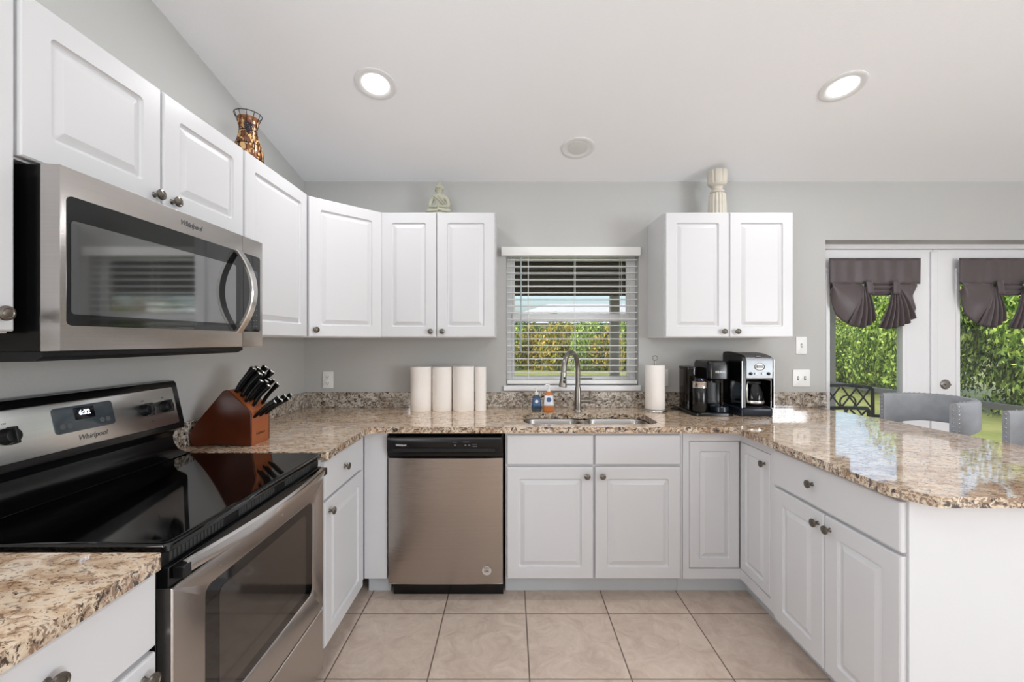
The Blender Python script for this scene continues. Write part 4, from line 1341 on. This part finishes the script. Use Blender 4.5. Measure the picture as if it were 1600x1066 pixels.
# one continuous figure via metaball-like merged skin
me = bpy.data.meshes.new('figure')
bmz = bmesh.new()
sk = bmz.verts.layers.skin.verify()
def V(p, rx, ry=None):
    v = bmz.verts.new(p); v[sk].radius = (rx, ry or rx); return v
hip = V((0, .01, .052), .044, .036)
bel = V((0, .008, .085), .036, .030); che = V((0, .008, .125), .040, .030); sho = V((0, .008, .145), .030, .022); nck = V((0, .006, .160), .014)
h1 = V((0, .004, .178), .024, .026); h2 = V((0, .004, .200), .024, .026); h3 = V((0, .006, .220), .012, .013); h4 = V((0, .006, .234), .007)
for a_, c_ in ((hip, bel), (bel, che), (che, sho), (sho, nck), (nck, h1), (h1, h2), (h2, h3), (h3, h4)):
    bmz.edges.new((a_, c_))
hip[sk].use_root = True
for s_ in (-1, 1):
    k1 = V((s_ * .045, -.008, .047), .026, .020); k2 = V((s_ * .075, -.030, .043), .017, .015); k3 = V((s_ * .040, -.052, .043), .014, .012); k4 = V((s_ * -.005, -.056 - .002 * s_, .048 + .004 * s_), .010)
    bmz.edges.new((hip, k1)); bmz.edges.new((k1, k2)); bmz.edges.new((k2, k3)); bmz.edges.new((k3, k4))
    a1 = V((s_ * .044, .008, .136), .017, .016); a2 = V((s_ * .060, .004, .100), .014); a3 = V((s_ * .056, -.012, .076), .012); a4 = V((s_ * .026, -.038, .070), .010); a5 = V((s_ * .006, -.044, .068), .008, .006)
    for q, w in ((sho, a1), (a1, a2), (a2, a3), (a3, a4), (a4, a5)):
        bmz.edges.new((q, w))
bmz.to_mesh(me); bmz.free()
me.materials.append(M['buddha'])
fo = bpy.data.objects.new('figure', me); S.collection.objects.link(fo); fo.parent = t
md = fo.modifiers.new('skin', 'SKIN'); md.use_smooth_shade = True
md = fo.modifiers.new('sub', 'SUBSURF'); md.levels = 2; md.render_levels = 2
b = MB()
b.lathe([(.026, .188), (.0275, .200), (.025, .212), (.016, .224), (.012, .228), (.010, .236), (.004, .246), (.001, .250)], (0, .008, 0), n=24)
b.build('hair', M['buddha'], t)
b = MB().sphere((0, -.026, .190), .004, .8, 1, 2.0, 8, 6)
for s_ in (-1, 1):
    b.sphere((s_ * .0085, -.0215, .194), .0045, 1.3, .6, .55, 8, 6).sphere((s_ * .027, .006, .186), .0045, .7, 1, 3.0, 8, 6)
b.sphere((0, -.0225, .180), .0045, 1.7, .6, .5, 8, 6)
b.build('face_features', M['buddha'], t)
b = MB().tube([(-.040, -.010, .150), (-.012, -.030, .128), (.014, -.034, .105), (.036, -.026, .082)], .0035, 8).tube([(.0, -.028, .145), (.022, -.030, .12), (.044, -.018, .095)], .003, 8)
b.build('robe_fold', M['buddha'], t)

t = thing('candle_pillar', 'whitewashed fluted candle pillar on the cabinet right of the window', 'candle holder', (1.307, 2.69, 2.1275), 0)
b = MB()
secs = []
for z, r, fl in ((0, .062, 0), (.008, .062, 0), (.010, .056, 1), (.10, .053, 1), (.150, .050, 1), (.160, .044, 1), (.164, .034, 0)):
    secs.append([(r * (1 - (.10 * fl if k % 4 < 2 else 0)) * math.cos(2 * PI * k / 64), r * (1 - (.10 * fl if k % 4 < 2 else 0)) * math.sin(2 * PI * k / 64), z) for k in range(64)])
b.loops(secs)
b.build('fluted_shaft', M['pedestal'], t)
MB().lathe([(.034, .1645), (.041, .170), (.042, .176), (.034, .182), (.030, .190), (.033, .200), (.036, .204)], n=40).build('collar', M['pedestal'], t)
b = MB()
secs = []
for z, r, fl in ((.2045, .034, 0), (.212, .046, 0), (.222, .055, .3), (.240, .058, 1), (.288, .060, 1), (.300, .062, 1), (.303, .058, .6)):
    secs.append([(r * (1 - (.12 * fl if k % 8 < 2 else 0)) * math.cos(2 * PI * k / 64), r * (1 - (.12 * fl if k % 8 < 2 else 0)) * math.sin(2 * PI * k / 64), z) for k in range(64)])
secs.append([(.045 * math.cos(2 * PI * k / 64), .045 * math.sin(2 * PI * k / 64), .300) for k in range(64)])
secs.append([(.042 * math.cos(2 * PI * k / 64), .042 * math.sin(2 * PI * k / 64), .280) for k in range(64)])
b.loops(secs)
b.build('crown_cup', M['pedestal'], t)

# ------------------------------------------------------------------ outside: lanai, garden
GZ = -.14
o = MB().box(-60, 80, 5.6, 120, GZ - .1, GZ).build('lawn', M['lawn'], smooth=False)
o['kind'] = 'structure'; o['label'] = 'sunlit green lawn outside'; o['category'] = 'lawn'
o = MB().box(4.2, 80, -30, 5.6, GZ - .1, GZ).build('lawn', M['lawn'], smooth=False)
o['kind'] = 'structure'; o['label'] = 'sunlit green lawn beside the screened porch'; o['category'] = 'lawn'
o = MB().box(-6, 4.15, 3.045, 5.55, -.12, -.02).build('patio_slab', M['concrete'], smooth=False)
struct(o, 'concrete porch floor outside the french doors', 'patio')
t = thing('porch_roof', 'tan porch ceiling with brown front beam seen through the window', 'porch roof', (0, 5.3, 2.0), 0)
MB().box(-6, 4.2, -2.25, .15, .36, .46).build('ceiling_panel', M['lanaiceil'], t)
MB().box(-6, 4.2, -.04, .08, -.075, .358).build('beam', M['brownshade'], t)
t = thing('porch_screen_frame', 'bronze aluminium porch screen frame with posts and waist rail', 'screen frame', (4.0, 4.2, -.02), 0)
b = MB().box(-.03, .03, 1.07, 1.12, .0, 1.94)
b.build('post', M['bronze'], t)
MB().box(-2.76, -2.65, 1.06, 1.14, 0, 1.94).build('post', M['bronze'], t)
MB().box(-.02, .02, -1.13, -1.09, 0, 2.35).build('post', M['bronze'], t)
MB().box(-.02, .02, -1.09, 1.068, .815, .865).build('rail', M['bronze'], t)
MB().box(-.02, .02, -1.09, 1.068, 2.30, 2.35).build('rail', M['bronze'], t)
MB().box(-6, -.032, 1.08, 1.11, .815, .865).build('rail', M['bronze'], t)

def patio_chair(loc, rz, label, H):
    t = thing('patio_chair', label, 'patio chair', loc, rz, 'black patio chairs')
    dz = H - .875
    b = MB()
    def bar(p, q, r=.010):
        b.tube([p, q], r, 6)
    b.tube([(-.22, 0, .45), (-.215, .0, .865 + dz), (-.20, 0, .885 + dz), (0, .03, .89 + dz), (.20, 0, .875 + dz), (.215, 0, .86 + dz), (.22, 0, .45)], .016, 8)
    b.tube([(-.21, 0, .50), (.21, 0, .50)], .012, 8)
    b.build('back_frame', M['patioblack'], t)
    b = MB()
    zt, zm = .87 + dz, .69 + dz / 2
    for x in (-.2, -.05, .07):
        bar((x, 0, zt), (x + .13, 0, zm), .008); bar((x + .13, 0, zt), (x, 0, zm), .008)
        bar((x, 0, zm), (x + .13, 0, .51), .008); bar((x + .13, 0, .51), (x, 0, zm), .008)
    b.tube([(.07 * math.cos(2 * PI * k / 16), 0, .72 + dz + .07 * math.sin(2 * PI * k / 16)) for k in range(16)], .008, 6, closed=True)
    b.build('lattice', M['patioblack'], t)
    b = MB(); b.loops([[(x, y, z) for x, y in rrect(-.24, .24, -.48, -.01, .06, 6)] for z in (.42, .445)]); b.build('seat', M['patioblack'], t)
    for s_ in (-1, 1):
        MB().tube([(s_ * .21, 0, .62), (s_ * .27, -.04, .625), (s_ * .275, -.42, .615), (s_ * .25, -.46, .57), (s_ * .24, -.44, .43)], .016, 8).build('arm', M['patioblack'], t)
        MB().tube([(s_ * .21, -.44, .419), (s_ * .24, -.47, .0005)], .015, 8).build('leg', M['patioblack'], t)
        MB().tube([(s_ * .21, -.03, .419), (s_ * .23, .06, .0005)], .015, 8).build('leg', M['patioblack'], t)
    return t
patio_chair((3.45, 4.35, -.02), R(-14), 'black metal patio chair with lattice back outside the door, the taller farther one', .905)
patio_chair((2.88, 3.70, -.02), R(172), 'low black metal patio chair outside the door, only its top rail showing', .785)

def bush_mesh(seed, n, leaf, shape='round'):
    rn = random.Random(seed)
    me = bpy.data.meshes.new('foliage')
    vs, fs = [], []
    blobs = [(Vector((rn.uniform(-.6, .6), rn.uniform(-.5, .5), rn.uniform(.25, .85))), rn.uniform(.22, .42)) for _ in range(14)]
    for i in range(n):
        c, r = rn.choice(blobs)
        d = Vector((rn.gauss(0, 1), rn.gauss(0, 1), rn.gauss(0, 1))).normalized()
        p = c + d * r * (rn.random() ** .35)
        if p.z < 0.01: p.z = rn.uniform(.01, .3)
        nrm_ = (d + Vector((rn.gauss(0, .6), rn.gauss(0, .6), rn.gauss(0, .6) + .3))).normalized()
        q = nrm_.to_track_quat('Z', 'Y')
        a = rn.uniform(0, 2 * PI)
        l = leaf * rn.uniform(.6, 1.3)
        u = q @ Vector((math.cos(a), math.sin(a), 0)); w = q @ Vector((-math.sin(a), math.cos(a), 0))
        k = len(vs)
        vs += [tuple(p - u * l), tuple(p + w * l * .45 + nrm_ * l * .15), tuple(p + u * l), tuple(p - w * l * .45 + nrm_ * l * .15)]
        fs.append((k, k + 1, k + 2, k + 3))
    me.from_pydata(vs, [], fs)
    return me
BM_ = {}
for k, (m, lf_) in enumerate((('leafA', .050), ('leafB', .046), ('leafC', .060), ('leafD', .075))):
    for s_ in range(2):
        me = bush_mesh(10 + k * 3 + s_, 3600, lf_)
        me.materials.append(M[m])
        BM_[(k, s_)] = me
        me = bush_mesh(50 + k * 3 + s_, 8500, lf_ * .52)
        me.materials.append(M[m])
        BM_[(k, s_ + 2)] = me
trunk_me = None
def bush(x, y, sx, sy, sz, kind, label, grp, rz=0, name='garden_shrub', z0=GZ):
    global trunk_me
    t = thing(name, label, 'shrub' if sz < 3.2 else 'tree', (x, y, z0 - .02), rz, grp)
    t.scale = (sx, sy, sz)
    o = bpy.data.objects.new('foliage', BM_[(kind, int(abs(x * 7)) % 2 + (2 if y < 16.5 else 0))])
    S.collection.objects.link(o); o.parent = t
    if trunk_me is None:
        s_ = MB().tube([(0, 0, .01), (.02, 0, .3), (.0, .03, .6)], [.035, .025, .01], 8).tube([(0, 0, .1), (.15, .05, .4), (.25, .1, .6)], [.02, .015, .006], 8).tube([(0, 0, .1), (-.15, -.05, .4), (-.28, .02, .65)], [.02, .015, .006], 8).build('stems', M['bark'], t)
        trunk_me = s_.data
    else:
        s_ = bpy.data.objects.new('stems', trunk_me); S.collection.objects.link(s_); s_.parent = t
    return t
kn_ = ['fresh green', 'dark green', 'yellow orange', 'pale dry']
# hedge seen through kitchen window
rnd = random.Random(8)
pos = ['leftmost', 'second from left', 'third from left', 'fourth from left', 'fifth from left', 'sixth from left', 'seventh from left', 'rightmost']
for i in range(8):
    k = (1, 0, 2, 2, 0, 2, 0, 1)[i]
    bush(-1.4 + i * 1.25, 21 + rnd.uniform(-.4, .6), 1.25, .9, 2.35 + rnd.uniform(-.3, .2), k, '%s hedge shrub seen through the kitchen window, %s' % (kn_[k], pos[i]), 'hedge beyond the kitchen window', rnd.uniform(0, .6))
for i in range(4):
    bush(-1.2 + i * 2.6, 23.2, 1.9, 1.0, 2.9 + .3 * (i % 2) - .5, 1 if i % 2 else 0, 'back row shrub behind the window hedge, %s' % ('leftmost', 'second from left', 'third from left', 'rightmost')[i], 'hedge beyond the kitchen window', .3 * i)
# trees beyond the french doors
spots = [(9.2, 7.0, 0, 3.6), (10.2, 8.6, 1, 4.3), (9.9, 10.2, 0, 3.6), (10.4, 11.6, 0, 3.0), (10.6, 13.2, 0, 2.7), (11.4, 14.4, 3, 2.9), (10.2, 14.6, 1, 1.9), (11.9, 16.0, 3, 3.4), (12.6, 12.2, 1, 4.4), (13.0, 15.6, 1, 4.2), (12.2, 9.6, 0, 4.6), (11.2, 6.4, 1, 4.6), (12.8, 18.0, 1, 3.6), (9.8, 17.2, 3, 2.6)]
names = ['farthest right', 'right of centre, dark', 'behind the right leaf, middle', 'between the two leaves', 'fresh and low behind the left leaf', 'pale and dry, middle left', 'low and dark, left leaf', 'pale and dry, deep left', 'dark, back row middle', 'dark, back row left', 'tall, back row right', 'dark, back row far right', 'dark, deepest left', 'dry, low, left edge']
for (x, y, k, h), nm in zip(spots, names):
    bush(x, y, 1.7, 1.5, h * .86, k, 'garden greenery beyond the french doors, ' + nm, 'greenery beyond the french doors', x * 1.3, name='garden_tree' if h >= 3.2 else 'garden_shrub')
# neighbour house
t = thing('neighbour_house', 'neighbour house with pale roof glimpsed above the window hedge', 'house', (8, 34, GZ), 0)
MB().box(-9, 9, -4, 4, 0, 2.7).build('walls', M['housewall'], t)
MB().loops([[(-9.6, -4.6, 2.7), (9.6, -4.6, 2.7), (9.6, 4.6, 2.7), (-9.6, 4.6, 2.7)], [(-5, -.1, 4.4), (5, -.1, 4.4), (5, .1, 4.4), (-5, .1, 4.4)]]).build('roof', M['houseroof'], t)
for x in (-6, -2, 3):
    MB().box(x, x + 1.4, -4.03, -4.001, 1.0, 2.2).build('window', M['blackmw'], t)
